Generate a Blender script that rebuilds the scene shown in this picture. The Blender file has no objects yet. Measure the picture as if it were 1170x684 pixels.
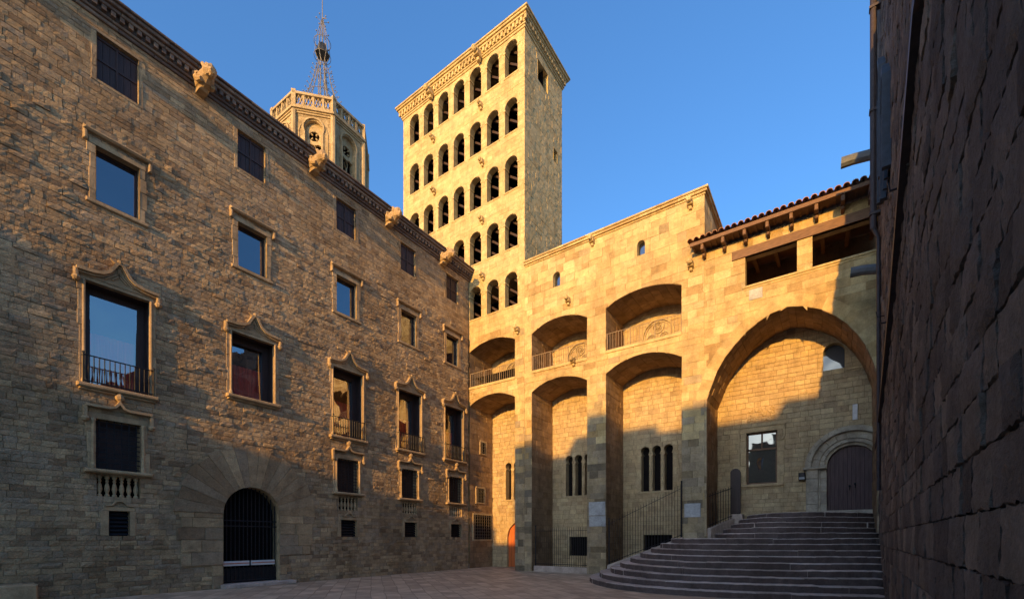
import bpy, bmesh, math, random
from mathutils import Vector

# ------------------------------------------------------------------ camera, sky, sun, exposure
S = bpy.context.scene
COL = S.collection
PI = math.pi
R_ = math.radians

cam_d = bpy.data.cameras.new('camera')
cam_d.sensor_width = 36.0
cam_d.lens = 16.0
cam_d.shift_y = 0.2333            # level rising-front lens: uprights stay upright
cam_d.clip_end = 3000
cam = bpy.data.objects.new('camera', cam_d)
cam.location = (0, 0, 1.6)
cam.rotation_euler = (R_(90), 0, R_(35))
COL.objects.link(cam)
S.camera = cam

SUN_EL, SUN_AZ = 10.0, 5.5        # degrees: low sun from behind, a little from the right
wd = bpy.data.worlds.new('World')
S.world = wd
wd.use_nodes = True
wn, wl = wd.node_tree.nodes, wd.node_tree.links
sky = wn.new('ShaderNodeTexSky')
sky.sky_type = 'NISHITA'
sky.sun_disc = False
sky.sun_elevation = R_(SUN_EL)
sky.sun_rotation = R_(180 - SUN_AZ)
sky.altitude = 0
sky.air_density = 1.25
sky.dust_density = 3.0
sky.ozone_density = 6.0
bg = wn['Background']
bg.inputs['Strength'].default_value = 0.15
wl.new(sky.outputs[0], bg.inputs['Color'])

sun_d = bpy.data.lights.new('sun', 'SUN')
sun_d.energy = 2.45
sun_d.angle = R_(0.5)
sun_d.color = (1.0, 0.535, 0.115)
sun = bpy.data.objects.new('sun', sun_d)
sd = Vector((-math.sin(R_(SUN_AZ)) * math.cos(R_(SUN_EL)), math.cos(R_(SUN_AZ)) * math.cos(R_(SUN_EL)), -math.sin(R_(SUN_EL))))
sun.rotation_euler = sd.to_track_quat('-Z', 'Y').to_euler()
sun.location = (5, -40, 30)
COL.objects.link(sun)

S.view_settings.view_transform = 'Standard'
S.view_settings.look = 'None'
S.view_settings.gamma = 1.0
S.view_settings.use_curve_mapping = False
S.view_settings.exposure = 1.5

# ------------------------------------------------------------------ materials
MATS = {}
def _mat(name):
    m = bpy.data.materials.new(name); m.use_nodes = True
    return m, m.node_tree.nodes, m.node_tree.links, m.node_tree.nodes['Principled BSDF']

def stone(name, cols, mortar, stain=(0.5, 0.45, 0.40), stain_amt=0.5, bump=0.5, rough=0.9, scale=1.0, streak=0.35, grime_shade=None):
    """tone attribute: <0 mortar and painted riser shade, 0..1 picks the stone's own colour; noise adds weathering in world space"""
    m, n, l, b = _mat(name)
    at = n.new('ShaderNodeAttribute'); at.attribute_name = 'tone'
    ramp = n.new('ShaderNodeValToRGB')
    el = ramp.color_ramp.elements
    el[0].position = 0.0; el[0].color = (*cols[0], 1)
    el[1].position = 1.0; el[1].color = (*cols[-1], 1)
    for i in range(1, len(cols) - 1):
        e = el.new(i / (len(cols) - 1)); e.color = (*cols[i], 1)
    l.new(at.outputs['Fac'], ramp.inputs[0])
    geo = n.new('ShaderNodeNewGeometry')
    def noise(sc, det, rg=0.6):
        t = n.new('ShaderNodeTexNoise'); t.inputs['Scale'].default_value = sc
        t.inputs['Detail'].default_value = det; t.inputs['Roughness'].default_value = rg
        l.new(geo.outputs['Position'], t.inputs['Vector']); return t
    def mr(src, a, b_, c, d):
        t = n.new('ShaderNodeMapRange'); t.inputs[1].default_value = a; t.inputs[2].default_value = b_
        t.inputs[3].default_value = c; t.inputs[4].default_value = d; l.new(src, t.inputs[0]); return t
    lt = n.new('ShaderNodeMath'); lt.operation = 'LESS_THAN'; lt.inputs[1].default_value = -0.01
    l.new(at.outputs['Fac'], lt.inputs[0])
    mx = n.new('ShaderNodeMixRGB'); mx.inputs[2].default_value = (*mortar, 1)
    src = ramp.outputs[0]
    if grime_shade:
        ga = n.new('ShaderNodeAttribute'); ga.attribute_name = 'grime_shade'
        gr_ = n.new('ShaderNodeValToRGB'); ge = gr_.color_ramp.elements
        ge[0].color = (*grime_shade[0], 1); ge[1].color = (*grime_shade[-1], 1)
        for i in range(1, len(grime_shade) - 1): e = ge.new(i / (len(grime_shade) - 1)); e.color = (*grime_shade[i], 1)
        l.new(at.outputs['Fac'], gr_.inputs[0])
        gm = n.new('ShaderNodeMixRGB'); l.new(ga.outputs['Fac'], gm.inputs[0]); l.new(src, gm.inputs[1]); l.new(gr_.outputs[0], gm.inputs[2]); src = gm.outputs[0]
    l.new(lt.outputs[0], mx.inputs[0]); l.new(src, mx.inputs[1])
    big = noise(0.45 * scale, 5, 0.65); mid = noise(3.2 * scale, 6, 0.7); fin = noise(26 * scale, 4, 0.7)
    # broad weather stains
    s1 = mr(big.outputs['Fac'], 0.42, 0.66, 0.0, stain_amt)
    mx2 = n.new('ShaderNodeMixRGB'); mx2.blend_type = 'MULTIPLY'; mx2.inputs[2].default_value = (*stain, 1)
    l.new(s1.outputs[0], mx2.inputs[0]); l.new(mx.outputs[0], mx2.inputs[1])
    s2 = mr(mid.outputs['Fac'], 0.25, 0.75, 0.66, 1.30)
    s3 = mr(fin.outputs['Fac'], 0.25, 0.75, 0.80, 1.20)
    mu = n.new('ShaderNodeMath'); mu.operation = 'MULTIPLY'
    l.new(s2.outputs[0], mu.inputs[0]); l.new(s3.outputs[0], mu.inputs[1])
    smp = n.new('ShaderNodeMapping'); smp.inputs['Scale'].default_value = (1.5, 1.5, .16)
    l.new(geo.outputs['Position'], smp.inputs['Vector'])
    sn = n.new('ShaderNodeTexNoise'); sn.inputs['Scale'].default_value = 1.1; sn.inputs['Detail'].default_value = 7; sn.inputs['Roughness'].default_value = .65
    l.new(smp.outputs[0], sn.inputs['Vector'])
    s4 = mr(sn.outputs['Fac'], .50, .70, 0.0, streak)
    mxs = n.new('ShaderNodeMixRGB'); mxs.blend_type = 'MULTIPLY'; mxs.inputs[2].default_value = (.42, .37, .33, 1)
    l.new(s4.outputs[0], mxs.inputs[0]); l.new(mx2.outputs[0], mxs.inputs[1])
    mx3 = n.new('ShaderNodeVectorMath'); mx3.operation = 'SCALE'
    l.new(mxs.outputs[0], mx3.inputs[0]); l.new(mu.outputs[0], mx3.inputs['Scale'])
    l.new(mx3.outputs[0], b.inputs['Base Color'])
    ad = n.new('ShaderNodeMath'); ad.operation = 'ADD'
    pit = noise(11 * scale, 6, .75)
    l.new(pit.outputs['Fac'], ad.inputs[0])
    m5 = n.new('ShaderNodeMath'); m5.operation = 'MULTIPLY'; m5.inputs[1].default_value = 0.35
    l.new(fin.outputs['Fac'], m5.inputs[0]); l.new(m5.outputs[0], ad.inputs[1])
    bp = n.new('ShaderNodeBump'); bp.inputs['Strength'].default_value = bump; bp.inputs['Distance'].default_value = 0.06
    l.new(ad.outputs[0], bp.inputs['Height']); l.new(bp.outputs[0], b.inputs['Normal'])
    b.inputs['Roughness'].default_value = rough
    b.inputs['Specular IOR Level'].default_value = 0.2
    MATS[name] = m
    return m

def plain(name, col, rough=0.6, var=0.25, vs=6.0, bump=0.1, metal=0.0, stretch=(1, 1, 1), spec=0.4):
    m, n, l, b = _mat(name)
    geo = n.new('ShaderNodeNewGeometry')
    mp = n.new('ShaderNodeMapping'); mp.inputs['Scale'].default_value = stretch
    l.new(geo.outputs['Position'], mp.inputs['Vector'])
    t = n.new('ShaderNodeTexNoise'); t.inputs['Scale'].default_value = vs; t.inputs['Detail'].default_value = 6
    l.new(mp.outputs[0], t.inputs['Vector'])
    r = n.new('ShaderNodeMapRange'); r.inputs[1].default_value = .25; r.inputs[2].default_value = .75
    r.inputs[3].default_value = 1 - var; r.inputs[4].default_value = 1 + var
    l.new(t.outputs['Fac'], r.inputs[0])
    v = n.new('ShaderNodeVectorMath'); v.operation = 'SCALE'; v.inputs[0].default_value = col
    l.new(r.outputs[0], v.inputs['Scale']); l.new(v.outputs[0], b.inputs['Base Color'])
    if bump:
        bp = n.new('ShaderNodeBump'); bp.inputs['Strength'].default_value = bump; bp.inputs['Distance'].default_value = .03
        l.new(t.outputs['Fac'], bp.inputs['Height']); l.new(bp.outputs[0], b.inputs['Normal'])
    b.inputs['Roughness'].default_value = rough; b.inputs['Metallic'].default_value = metal
    b.inputs['Specular IOR Level'].default_value = spec
    MATS[name] = m
    return m

def glass(name, inner, refl=0.55, tint=(0.8, 0.85, 0.9), wav=0.02):
    m, n, l, b = _mat(name)
    out = n['Material Output']
    g = n.new('ShaderNodeBsdfGlossy'); g.inputs['Roughness'].default_value = 0.02; g.inputs['Color'].default_value = (*tint, 1)
    d = n.new('ShaderNodeBsdfTransparent' if inner is None else 'ShaderNodeBsdfDiffuse'); d.inputs['Color'].default_value = (.96, .96, .97, 1) if inner is None else (*inner, 1)
    geo = n.new('ShaderNodeNewGeometry')
    t = n.new('ShaderNodeTexNoise'); t.inputs['Scale'].default_value = 1.3; t.inputs['Detail'].default_value = 1
    l.new(geo.outputs['Position'], t.inputs['Vector'])
    bp = n.new('ShaderNodeBump'); bp.inputs['Strength'].default_value = wav; bp.inputs['Distance'].default_value = .3
    l.new(t.outputs['Fac'], bp.inputs['Height']); l.new(bp.outputs[0], g.inputs['Normal'])
    mx = n.new('ShaderNodeMixShader'); mx.inputs[0].default_value = refl
    l.new(d.outputs[0], mx.inputs[1]); l.new(g.outputs[0], mx.inputs[2]); l.new(mx.outputs[0], out.inputs['Surface'])
    n.remove(b)
    MATS[name] = m
    return m

stone('palace_stone', [(.27, .185, .11), (.45, .31, .17), (.52, .37, .205), (.40, .305, .20), (.36, .26, .155), (.60, .43, .24)], (.37, .26, .145), stain_amt=.6, bump=1.0, grime_shade=[(.20, .165, .12), (.30, .24, .165), (.26, .22, .165)])
stone('dressed_stone', [(.36, .25, .14), (.43, .305, .17), (.48, .35, .20)], (.28, .20, .115), stain_amt=.35, bump=.35)
stone('cornice_stone', [(.13, .095, .08), (.20, .15, .12), (.26, .20, .15)], (.12, .09, .07), stain_amt=.5, bump=.4)  # weathered tone, darkened further to carry the cornice's shade
stone('tower_stone', [(.46, .345, .165), (.53, .405, .195), (.57, .44, .225), (.50, .385, .195)], (.44, .335, .165), stain_amt=.25, bump=.25, stain=(.75, .66, .55))
stone('hall_stone', [(.39, .27, .125), (.51, .38, .18), (.57, .43, .21), (.46, .345, .175), (.61, .48, .25)], (.43, .32, .155), stain_amt=.45, bump=.45, stain=(.62, .50, .38), grime_shade=[(.11, .095, .07), (.26, .21, .145), (.40, .315, .205), (.19, .16, .12), (.32, .26, .175), (.50, .40, .26)])
stone('recess_stone', [(.37, .27, .16), (.49, .365, .205), (.43, .33, .195), (.53, .41, .235)], (.27, .20, .12), stain_amt=.35, bump=.5, stain=(.72, .62, .5))
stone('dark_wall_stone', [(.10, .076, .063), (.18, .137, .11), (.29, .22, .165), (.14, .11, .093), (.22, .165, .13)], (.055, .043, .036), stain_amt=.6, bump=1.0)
stone('door_stone', [(.40, .345, .26), (.47, .41, .31), (.34, .29, .22)], (.2, .17, .13), stain_amt=.4, bump=.4)
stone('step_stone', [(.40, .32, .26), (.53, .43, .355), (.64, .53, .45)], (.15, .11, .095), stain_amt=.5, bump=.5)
stone('bell_stone', [(.36, .275, .155), (.47, .36, .20), (.42, .33, .20)], (.32, .25, .14), stain_amt=.5, bump=.5)
stone('patch_render', [(.36, .36, .35), (.42, .42, .41)], (.3, .3, .3), stain_amt=.3, bump=.2, stain=(.7, .68, .66))
plain('dark_wood', (.035, .020, .018), .55, .35, 5, .25, stretch=(6, 6, .6))
plain('shutter_wood', (.045, .024, .020), .6, .3, 5, .2, stretch=(6, 6, .6))
plain('loggia_wood', (.16, .085, .045), .7, .35, 5, .3, stretch=(1, 6, 6))
plain('door_plank', (.075, .042, .040), .6, .35, 4, .25, stretch=(6, 6, .5))
plain('red_door_wood', (.50, .13, .035), .55, .25, 4, .15, stretch=(6, 6, .5))
plain('iron', (.022, .020, .022), .5, .3, 12, .1, metal=.4)
plain('pale_iron', (.10, .085, .07), .6, .3, 12, .1, metal=.3)
plain('patina_iron', (.20, .19, .17), .6, .3, 12, .1)
plain('void', (.010, .008, .008), .9, .2, 2, 0, spec=.05)
plain('roof_tile', (.30, .145, .075), .8, .4, 9, .3)
plain('slate', (.045, .055, .075), .7, .3, 7, .2)
plain('lead', (.11, .12, .135), .6, .3, 7, .2)
plain('white_paint', (.62, .60, .58), .7, .12, 9, .05)
plain('barrier_red', (.50, .20, .13), .7, .12, 9, .05)
plain('pipe_metal', (.050, .036, .036), .6, .3, 8, .15, metal=.2)
plain('curtain', (.66, .06, .04), .9, .35, 3, .2, stretch=(1, 7, .3))
stone('soffit_stone', [(.25, .16, .085), (.34, .225, .12), (.30, .20, .115), (.40, .27, .15)], (.22, .145, .08), stain_amt=.5, bump=.6)  # brown tile tone, with the vaults' shade deepened in the colour
plain('gallery_iron', (.30, .22, .14), .6, .3, 12, .1)
plain('bronze', (.055, .060, .055), .5, .3, 9, .2, metal=.5)
glass('pane_glass', None, .42, tint=(.85, .87, .9), wav=.04)
glass('sky_pane_glass', (.012, .014, .022), .26)
glass('dim_glass', (.022, .020, .026), .13)
glass('leaded_glass', (.075, .085, .10), .06, wav=.1)

# paving: one sheet of worn slabs
m, n, l, b = _mat('paving')
geo = n.new('ShaderNodeNewGeometry')
mp = n.new('ShaderNodeMapping'); mp.inputs['Rotation'].default_value = (0, 0, R_(38))
l.new(geo.outputs['Position'], mp.inputs['Vector'])
wob = n.new('ShaderNodeTexNoise'); wob.inputs['Scale'].default_value = .8
l.new(mp.outputs[0], wob.inputs['Vector'])
wv = n.new('ShaderNodeVectorMath'); wv.operation = 'SCALE'; wv.inputs['Scale'].default_value = .12
l.new(wob.outputs['Color'], wv.inputs[0])
wa = n.new('ShaderNodeVectorMath'); wa.operation = 'ADD'
l.new(mp.outputs[0], wa.inputs[0]); l.new(wv.outputs[0], wa.inputs[1])
br = n.new('ShaderNodeTexBrick')
br.inputs['Scale'].default_value = 1.0; br.inputs['Brick Width'].default_value = .62; br.inputs['Row Height'].default_value = .40
br.inputs['Mortar Size'].default_value = .012; br.inputs['Mortar Smooth'].default_value = .4; br.inputs['Bias'].default_value = 0
br.inputs['Color1'].default_value = (.37, .27, .18, 1); br.inputs['Color2'].default_value = (.57, .43, .29, 1); br.inputs['Mortar'].default_value = (.25, .18, .12, 1)
l.new(wa.outputs[0], br.inputs['Vector'])
no = n.new('ShaderNodeTexNoise'); no.inputs['Scale'].default_value = 2.2; no.inputs['Detail'].default_value = 8
l.new(geo.outputs['Position'], no.inputs['Vector'])
rr = n.new('ShaderNodeMapRange'); rr.inputs[1].default_value = .25; rr.inputs[2].default_value = .75; rr.inputs[3].default_value = .7; rr.inputs[4].default_value = 1.25
l.new(no.outputs['Fac'], rr.inputs[0])
sc_ = n.new('ShaderNodeVectorMath'); sc_.operation = 'SCALE'
l.new(br.outputs['Color'], sc_.inputs[0]); l.new(rr.outputs[0], sc_.inputs['Scale']); l.new(sc_.outputs[0], b.inputs['Base Color'])
hh = n.new('ShaderNodeMath'); hh.operation = 'SUBTRACT'
l.new(no.outputs['Fac'], hh.inputs[0]); l.new(br.outputs['Fac'], hh.inputs[1])
bp = n.new('ShaderNodeBump'); bp.inputs['Strength'].default_value = .45; bp.inputs['Distance'].default_value = .03
l.new(hh.outputs[0], bp.inputs['Height']); l.new(bp.outputs[0], b.inputs['Normal'])
b.inputs['Roughness'].default_value = .62; b.inputs['Specular IOR Level'].default_value = .35
MATS['paving'] = m

# ------------------------------------------------------------------ mesh helpers
WORLD = {}
class MB:
    def __init__(s): s.v = []; s.f = []; s.t = []; s.smooth = []; s.gr = {}; s.cur = 0.0
    def quad(s, a, b, c, d, tone=.5, sm=False):
        i = len(s.v); s.v += [a, b, c, d]; s.f.append((i, i + 1, i + 2, i + 3))
        if s.cur: s.gr[len(s.f) - 1] = s.cur
        s.t.append(tone); s.smooth.append(sm)
    def grid(s, g, tone=.5, sm=True):
        i0 = len(s.v); nx = len(g[0])
        for row in g: s.v += row
        for j in range(len(g) - 1):
            for i in range(nx - 1):
                a = i0 + j * nx + i; s.f.append((a, a + 1, a + nx + 1, a + nx)); s.t.append(tone); s.smooth.append(sm)
    def poly(s, pts, tone=.5):
        i = len(s.v); s.v += list(pts); s.f.append(tuple(range(i, i + len(pts)))); s.t.append(tone); s.smooth.append(False)
    def build(s, name, mat, parent=None, **props):
        if not s.v: return None
        xs = [p[0] for p in s.v]; ys = [p[1] for p in s.v]; zs = [p[2] for p in s.v]
        o = ((min(xs) + max(xs)) / 2, (min(ys) + max(ys)) / 2, min(zs))
        me = bpy.data.meshes.new(name)
        me.from_pydata([(p[0] - o[0], p[1] - o[1], p[2] - o[2]) for p in s.v], [], s.f)
        a = me.attributes.new('tone', 'FLOAT', 'FACE'); a.data.foreach_set('value', s.t)
        me.polygons.foreach_set('use_smooth', s.smooth)
        if s.gr:
            a2 = me.attributes.new('grime_shade', 'FLOAT', 'FACE'); a2.data.foreach_set('value', [s.gr.get(i, 0.0) for i in range(len(s.f))])
        me.materials.append(MATS[mat]); me.update()
        ob = bpy.data.objects.new(name, me); COL.objects.link(ob)
        WORLD[ob.name] = o
        if parent is not None:
            ob.parent = parent; w = WORLD[parent.name]
            ob.location = (o[0] - w[0], o[1] - w[1], o[2] - w[2])
        else: ob.location = o
        for k, v in props.items(): ob[k] = v
        return ob

def thing(name, label, cat, loc, group=None):
    o = bpy.data.objects.new(name, None); COL.objects.link(o); o.location = loc
    o.empty_display_size = .3
    o['label'] = label; o['category'] = cat
    if group: o['group'] = group
    WORLD[o.name] = tuple(loc)
    return o

XL, FY, BY = -16.05, 18.9, 20.95
def T_left(u, v, n): return (XL + n, u, v)
def T_front(u, v, n): return (u, FY - n, v)
def T_back(u, v, n): return (u, BY - n, v)
def XR(y): return .54 + .04 * y
def T_right(u, v, n): return (XR(u) - n, u, v)

def box(mb, T, u0, u1, v0, v1, n0, n1, tone=.5):
    p = [T(u, v, n) for n in (n0, n1) for v in (v0, v1) for u in (u0, u1)]
    for q in ((0, 1, 3, 2), (4, 5, 7, 6), (0, 1, 5, 4), (2, 3, 7, 6), (0, 2, 6, 4), (1, 3, 7, 5)):
        mb.quad(*[p[i] for i in q], tone)

def bev_box(mb, T, u0, u1, v0, v1, n0, n1, bv=.02, tone=.5):
    """box whose front face (n1) has a chamfered edge"""
    a = [T(*p) for p in ((u0, v0, n0), (u1, v0, n0), (u1, v1, n0), (u0, v1, n0))]
    m_ = [T(*p) for p in ((u0, v0, n1 - bv), (u1, v0, n1 - bv), (u1, v1, n1 - bv), (u0, v1, n1 - bv))]
    f_ = [T(*p) for p in ((u0 + bv, v0 + bv, n1), (u1 - bv, v0 + bv, n1), (u1 - bv, v1 - bv, n1), (u0 + bv, v1 - bv, n1))]
    for i in range(4):
        j = (i + 1) % 4
        mb.quad(a[i], a[j], m_[j], m_[i], tone); mb.quad(m_[i], m_[j], f_[j], f_[i], tone)
    mb.quad(*f_, tone)

def frame_axes(d):
    d = Vector(d).normalized(); h = Vector((0, 0, 1)) if abs(d.z) < .9 else Vector((1, 0, 0))
    a = d.cross(h).normalized(); return a, d.cross(a)

def chain(mb, pts, rads, seg=8, tone=.5, sm=True):
    """tapered tube through points"""
    rings = []
    for i, (p, r) in enumerate(zip(pts, rads)):
        d = Vector(pts[min(i + 1, len(pts) - 1)]) - Vector(pts[max(i - 1, 0)])
        a, b_ = frame_axes(d)
        rings.append([tuple(Vector(p) + (a * math.cos(2 * PI * k / seg) + b_ * math.sin(2 * PI * k / seg)) * r) for k in range(seg)])
    for q, w in zip(rings, rings[1:]):
        for k in range(seg):
            mb.quad(q[k], q[(k + 1) % seg], w[(k + 1) % seg], w[k], tone, sm)
    mb.poly(rings[0], tone); mb.poly(rings[-1], tone)

def ball(mb, c, r, seg=8, tone=.5, sc=(1, 1, 1), rnd=None, j=0):
    g = [[None] * seg for _ in range(seg // 2 + 1)]
    for i in range(seg // 2 + 1):
        th = PI * i / (seg // 2)
        for k in range(seg):
            ph = 2 * PI * k / seg
            q = 1 + (rnd.uniform(-j, j) if rnd else 0)
            g[i][k] = (c[0] + r * sc[0] * q * math.sin(th) * math.cos(ph), c[1] + r * sc[1] * q * math.sin(th) * math.sin(ph), c[2] + r * sc[2] * q * math.cos(th))
    for i in range(seg // 2):
        for k in range(seg):
            mb.quad(g[i][k], g[i][(k + 1) % seg], g[i + 1][(k + 1) % seg], g[i + 1][k], tone, True)

def lathe(mb, c, prof, seg=10, tone=.5):
    rings = [[(c[0] + r * math.cos(2 * PI * k / seg), c[1] + r * math.sin(2 * PI * k / seg), c[2] + z) for k in range(seg)] for r, z in prof]
    for q, w in zip(rings, rings[1:]):
        for k in range(seg): mb.quad(q[k], q[(k + 1) % seg], w[(k + 1) % seg], w[k], tone, True)
    mb.poly(rings[0], tone); mb.poly(rings[-1], tone)

def ribbon(mb, T, pts, th, n0, n1, tone=.5):
    """moulding that follows a polyline in the wall plane"""
    up, dn = [], []
    for i, p in enumerate(pts):
        a = pts[max(i - 1, 0)]; b_ = pts[min(i + 1, len(pts) - 1)]
        dx, dy = b_[0] - a[0], b_[1] - a[1]; L = math.hypot(dx, dy) or 1
        nx, ny = -dy / L * th / 2, dx / L * th / 2
        up.append((p[0] + nx, p[1] + ny)); dn.append((p[0] - nx, p[1] - ny))
    for i in range(len(pts) - 1):
        mb.quad(T(*up[i], n1), T(*up[i + 1], n1), T(*dn[i + 1], n1), T(*dn[i], n1), tone)
        mb.quad(T(*up[i], n0), T(*up[i + 1], n0), T(*up[i + 1], n1), T(*up[i], n1), tone)
        mb.quad(T(*dn[i], n0), T(*dn[i + 1], n0), T(*dn[i + 1], n1), T(*dn[i], n1), tone)
    for i in (0, -1):
        mb.quad(T(*up[i], n0), T(*up[i], n1), T(*dn[i], n1), T(*dn[i], n0), tone)

# --- openings: outline runs from the left foot up and over to the right foot
class Hole:
    def __init__(s, outline, curved=True):
        s.o = outline
        k = max(range(len(outline)), key=lambda i: outline[i][1])
        s.Lb = outline[:k + 1]; s.Rb = outline[k:][::-1]
        s.v0 = min(p[1] for p in outline); s.v1 = max(p[1] for p in outline)
        s.u0 = min(p[0] for p in outline); s.u1 = max(p[0] for p in outline)
        cv = [v for (u, v) in outline]
        s.cuts = sorted(set(round(v, 4) for v in cv))
    def at(s, v):
        def f(br):
            for (ua, va), (ub, vb) in zip(br, br[1:]):
                if va <= v <= vb and vb > va: return ua + (ub - ua) * (v - va) / (vb - va)
            return None
        a, b_ = f(s.Lb), f(s.Rb)
        if a is None or b_ is None: return None
        return (a, b_)

def rect_hole(u0, u1, v0, v1): return Hole([(u0, v0), (u0, v1), (u1, v1 - 1e-4), (u1, v0)])
def arch_pts(u0, u1, vs, va, n=18):
    w = (u1 - u0) / 2; r = va - vs; Rr = (w * w + r * r) / (2 * r); c = (u0 + u1) / 2; cv = va - Rr
    a0 = math.asin(min(1, w / Rr))
    if r > w: a0 = PI - a0
    return [(c + Rr * math.sin(-a0 + 2 * a0 * i / n), cv + Rr * math.cos(-a0 + 2 * a0 * i / n)) for i in range(n + 1)]
def arch_hole(u0, u1, vb, vs, va, n=18):
    p = arch_pts(u0, u1, vs, va, n)
    return Hole([(u0, vb)] + p + [(u1, vb)])

def pieces(u0, u1, v0, v1, holes):
    """split a rectangle into trapezoids outside the holes"""
    hs = [h for h in holes if h.u1 > u0 and h.u0 < u1 and h.v1 > v0 and h.v0 < v1]
    if not hs: return [(u0, u1, v0, u0, u1, v1)]
    cuts = {v0, v1}
    for h in hs:
        for c in h.cuts:
            if v0 < c < v1: cuts.add(c)
    cuts = sorted(cuts); out = []
    for a, b_ in zip(cuts, cuts[1:]):
        if b_ - a < 1e-3: continue
        e = (b_ - a) * 1e-3; iv = []
        for h in hs:
            p, q = h.at(a + e), h.at(b_ - e)
            if p and q: iv.append((p, q))
        iv.sort(key=lambda x: x[0][0])
        lo = (u0, u0)
        for p, q in iv:
            hi = (max(min(p[0], u1), lo[0]), max(min(q[0], u1), lo[1]))
            if hi[0] - lo[0] > 1e-3 or hi[1] - lo[1] > 1e-3: out.append((lo[0], hi[0], a, lo[1], hi[1], b_))
            lo = (min(max(p[1], lo[0]), u1), min(max(q[1], lo[1]), u1))
        if u1 - lo[0] > 1e-3 or u1 - lo[1] > 1e-3: out.append((lo[0], u1, a, lo[1], u1, b_))
    return out

def masonry(mb, T, u0, u1, v0, v1, holes=(), ch=(.24, .34), cw=(.35, .7), prot=(0, .01), gap=.012, seed=1, cell=None, rough=0., back=-.012, top=None, tonef=None, backing=True, sm=False, alt=None, jit=.006):
    """coursed stones standing a little proud of a mortar bed, cut round the openings"""
    rnd = random.Random(seed)
    if backing:
        for (a, b_, va, c, d, vb) in pieces(u0, u1, v0, v1, holes):
            mb.quad(T(a, va, back), T(b_, va, back), T(d, vb, back), T(c, vb, back), -1)
    v = v0
    while v < v1 - 1e-6:
        h = rnd.uniform(*ch)
        if v + h > v1 - ch[0] * .6: h = v1 - v
        u = u0 - rnd.uniform(0, cw[1])
        while u < u1:
            w = rnd.uniform(*cw)
            a, b_ = max(u, u0) + gap / 2, min(u + w, u1) - gap / 2
            u += w
            if b_ - a < .04: continue
            va, vb = v + gap / 2, v + h - gap / 2
            if top and vb > top((a + b_) / 2): continue
            pr = prot((a + b_) / 2, va) if callable(prot) else prot
            ro = rough((a + b_) / 2, va) if callable(rough) else rough
            hh_ = rnd.uniform(*pr); tone = rnd.random()
            if tonef: tone = tonef(tone, (a + b_) / 2, va, rnd)
            mb.cur = alt((a + b_) / 2, va, rnd) if alt else 0.0
            ps = pieces(a, b_, va, vb, holes)
            if cell and len(ps) == 1 and ps[0] == (a, b_, va, a, b_, vb):
                nx = max(2, round((b_ - a) / cell)); ny = max(2, round((vb - va) / cell))
                tu, tv = rnd.uniform(-.35, .35) * hh_, rnd.uniform(-.3, .3) * hh_
                g = []
                for j in range(ny + 1):
                    row = []
                    for i in range(nx + 1):
                        e = i in (0, nx) or j in (0, ny)
                        nn = hh_ * (.55 if e else 1) + rnd.uniform(-ro, ro) + tu * (2 * i / nx - 1) + tv * (2 * j / ny - 1)
                        ju = 0 if not e else rnd.uniform(-jit, jit)
                        row.append(T(a + (b_ - a) * i / nx + ju, va + (vb - va) * j / ny + ju, nn))
                    g.append(row)
                mb.grid(g, tone, sm)
                bk = [T(a, va, back), T(b_, va, back), T(b_, vb, back), T(a, vb, back)]
                for i in range(nx):
                    mb.quad(g[0][i], g[0][i + 1], T(a + (b_ - a) * (i + 1) / nx, va, back), T(a + (b_ - a) * i / nx, va, back), tone)
                    mb.quad(g[ny][i], g[ny][i + 1], T(a + (b_ - a) * (i + 1) / nx, vb, back), T(a + (b_ - a) * i / nx, vb, back), tone)
                for j in range(ny):
                    mb.quad(g[j][0], g[j + 1][0], T(a, va + (vb - va) * (j + 1) / ny, back), T(a, va + (vb - va) * j / ny, back), tone)
                    mb.quad(g[j][nx], g[j + 1][nx], T(b_, va + (vb - va) * (j + 1) / ny, back), T(b_, va + (vb - va) * j / ny, back), tone)
            else:
                sx, sy = rnd.uniform(-.25, .25) * hh_, rnd.uniform(-.25, .25) * hh_
                def nn(u_, v_): return hh_ + sx * (2 * (u_ - a) / (b_ - a) - 1) + sy * (2 * (v_ - va) / (vb - va) - 1)
                for (p, q, wa_, r, s_, wb_) in ps:
                    c4 = [(p, wa_), (q, wa_), (s_, wb_), (r, wb_)]
                    mb.quad(*[T(x, y, nn(x, y)) for x, y in c4], tone)
                    for i in range(4):
                        x, y = c4[i]; x2, y2 = c4[(i + 1) % 4]
                        if len(ps) > 1 and i in (0, 2) and abs(y - va) > 1e-3 and abs(y - vb) > 1e-3: continue
                        mb.quad(T(x, y, nn(x, y)), T(x2, y2, nn(x2, y2)), T(x2, y2, back), T(x, y, back), tone)
        v += h
    mb.cur = 0.0

def reveal(mb, T, outline, n0, n1, tone=.5):
    for (a, b_), (c, d) in zip(outline, outline[1:]):
        mb.quad(T(a, b_, n0), T(c, d, n0), T(c, d, n1), T(a, b_, n1), tone)

def sill_quad(mb, T, u0, u1, v, n0, n1, tone=.5):
    mb.quad(T(u0, v, n0), T(u1, v, n0), T(u1, v, n1), T(u0, v, n1), tone)

def resample(pts, step):
    out = [pts[0]]; acc = 0
    for (a, b_), (c, d) in zip(pts, pts[1:]):
        L = math.hypot(c - a, d - b_); k = max(1, round(L / step)) if L > step else 1
        if L <= step:
            acc += L
            if acc >= step * .95: out.append((c, d)); acc = 0
        else:
            for i in range(1, k + 1): out.append((a + (c - a) * i / k, b_ + (d - b_) * i / k))
            acc = 0
    if out[-1] != pts[-1]: out.append(pts[-1])
    return out

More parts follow.
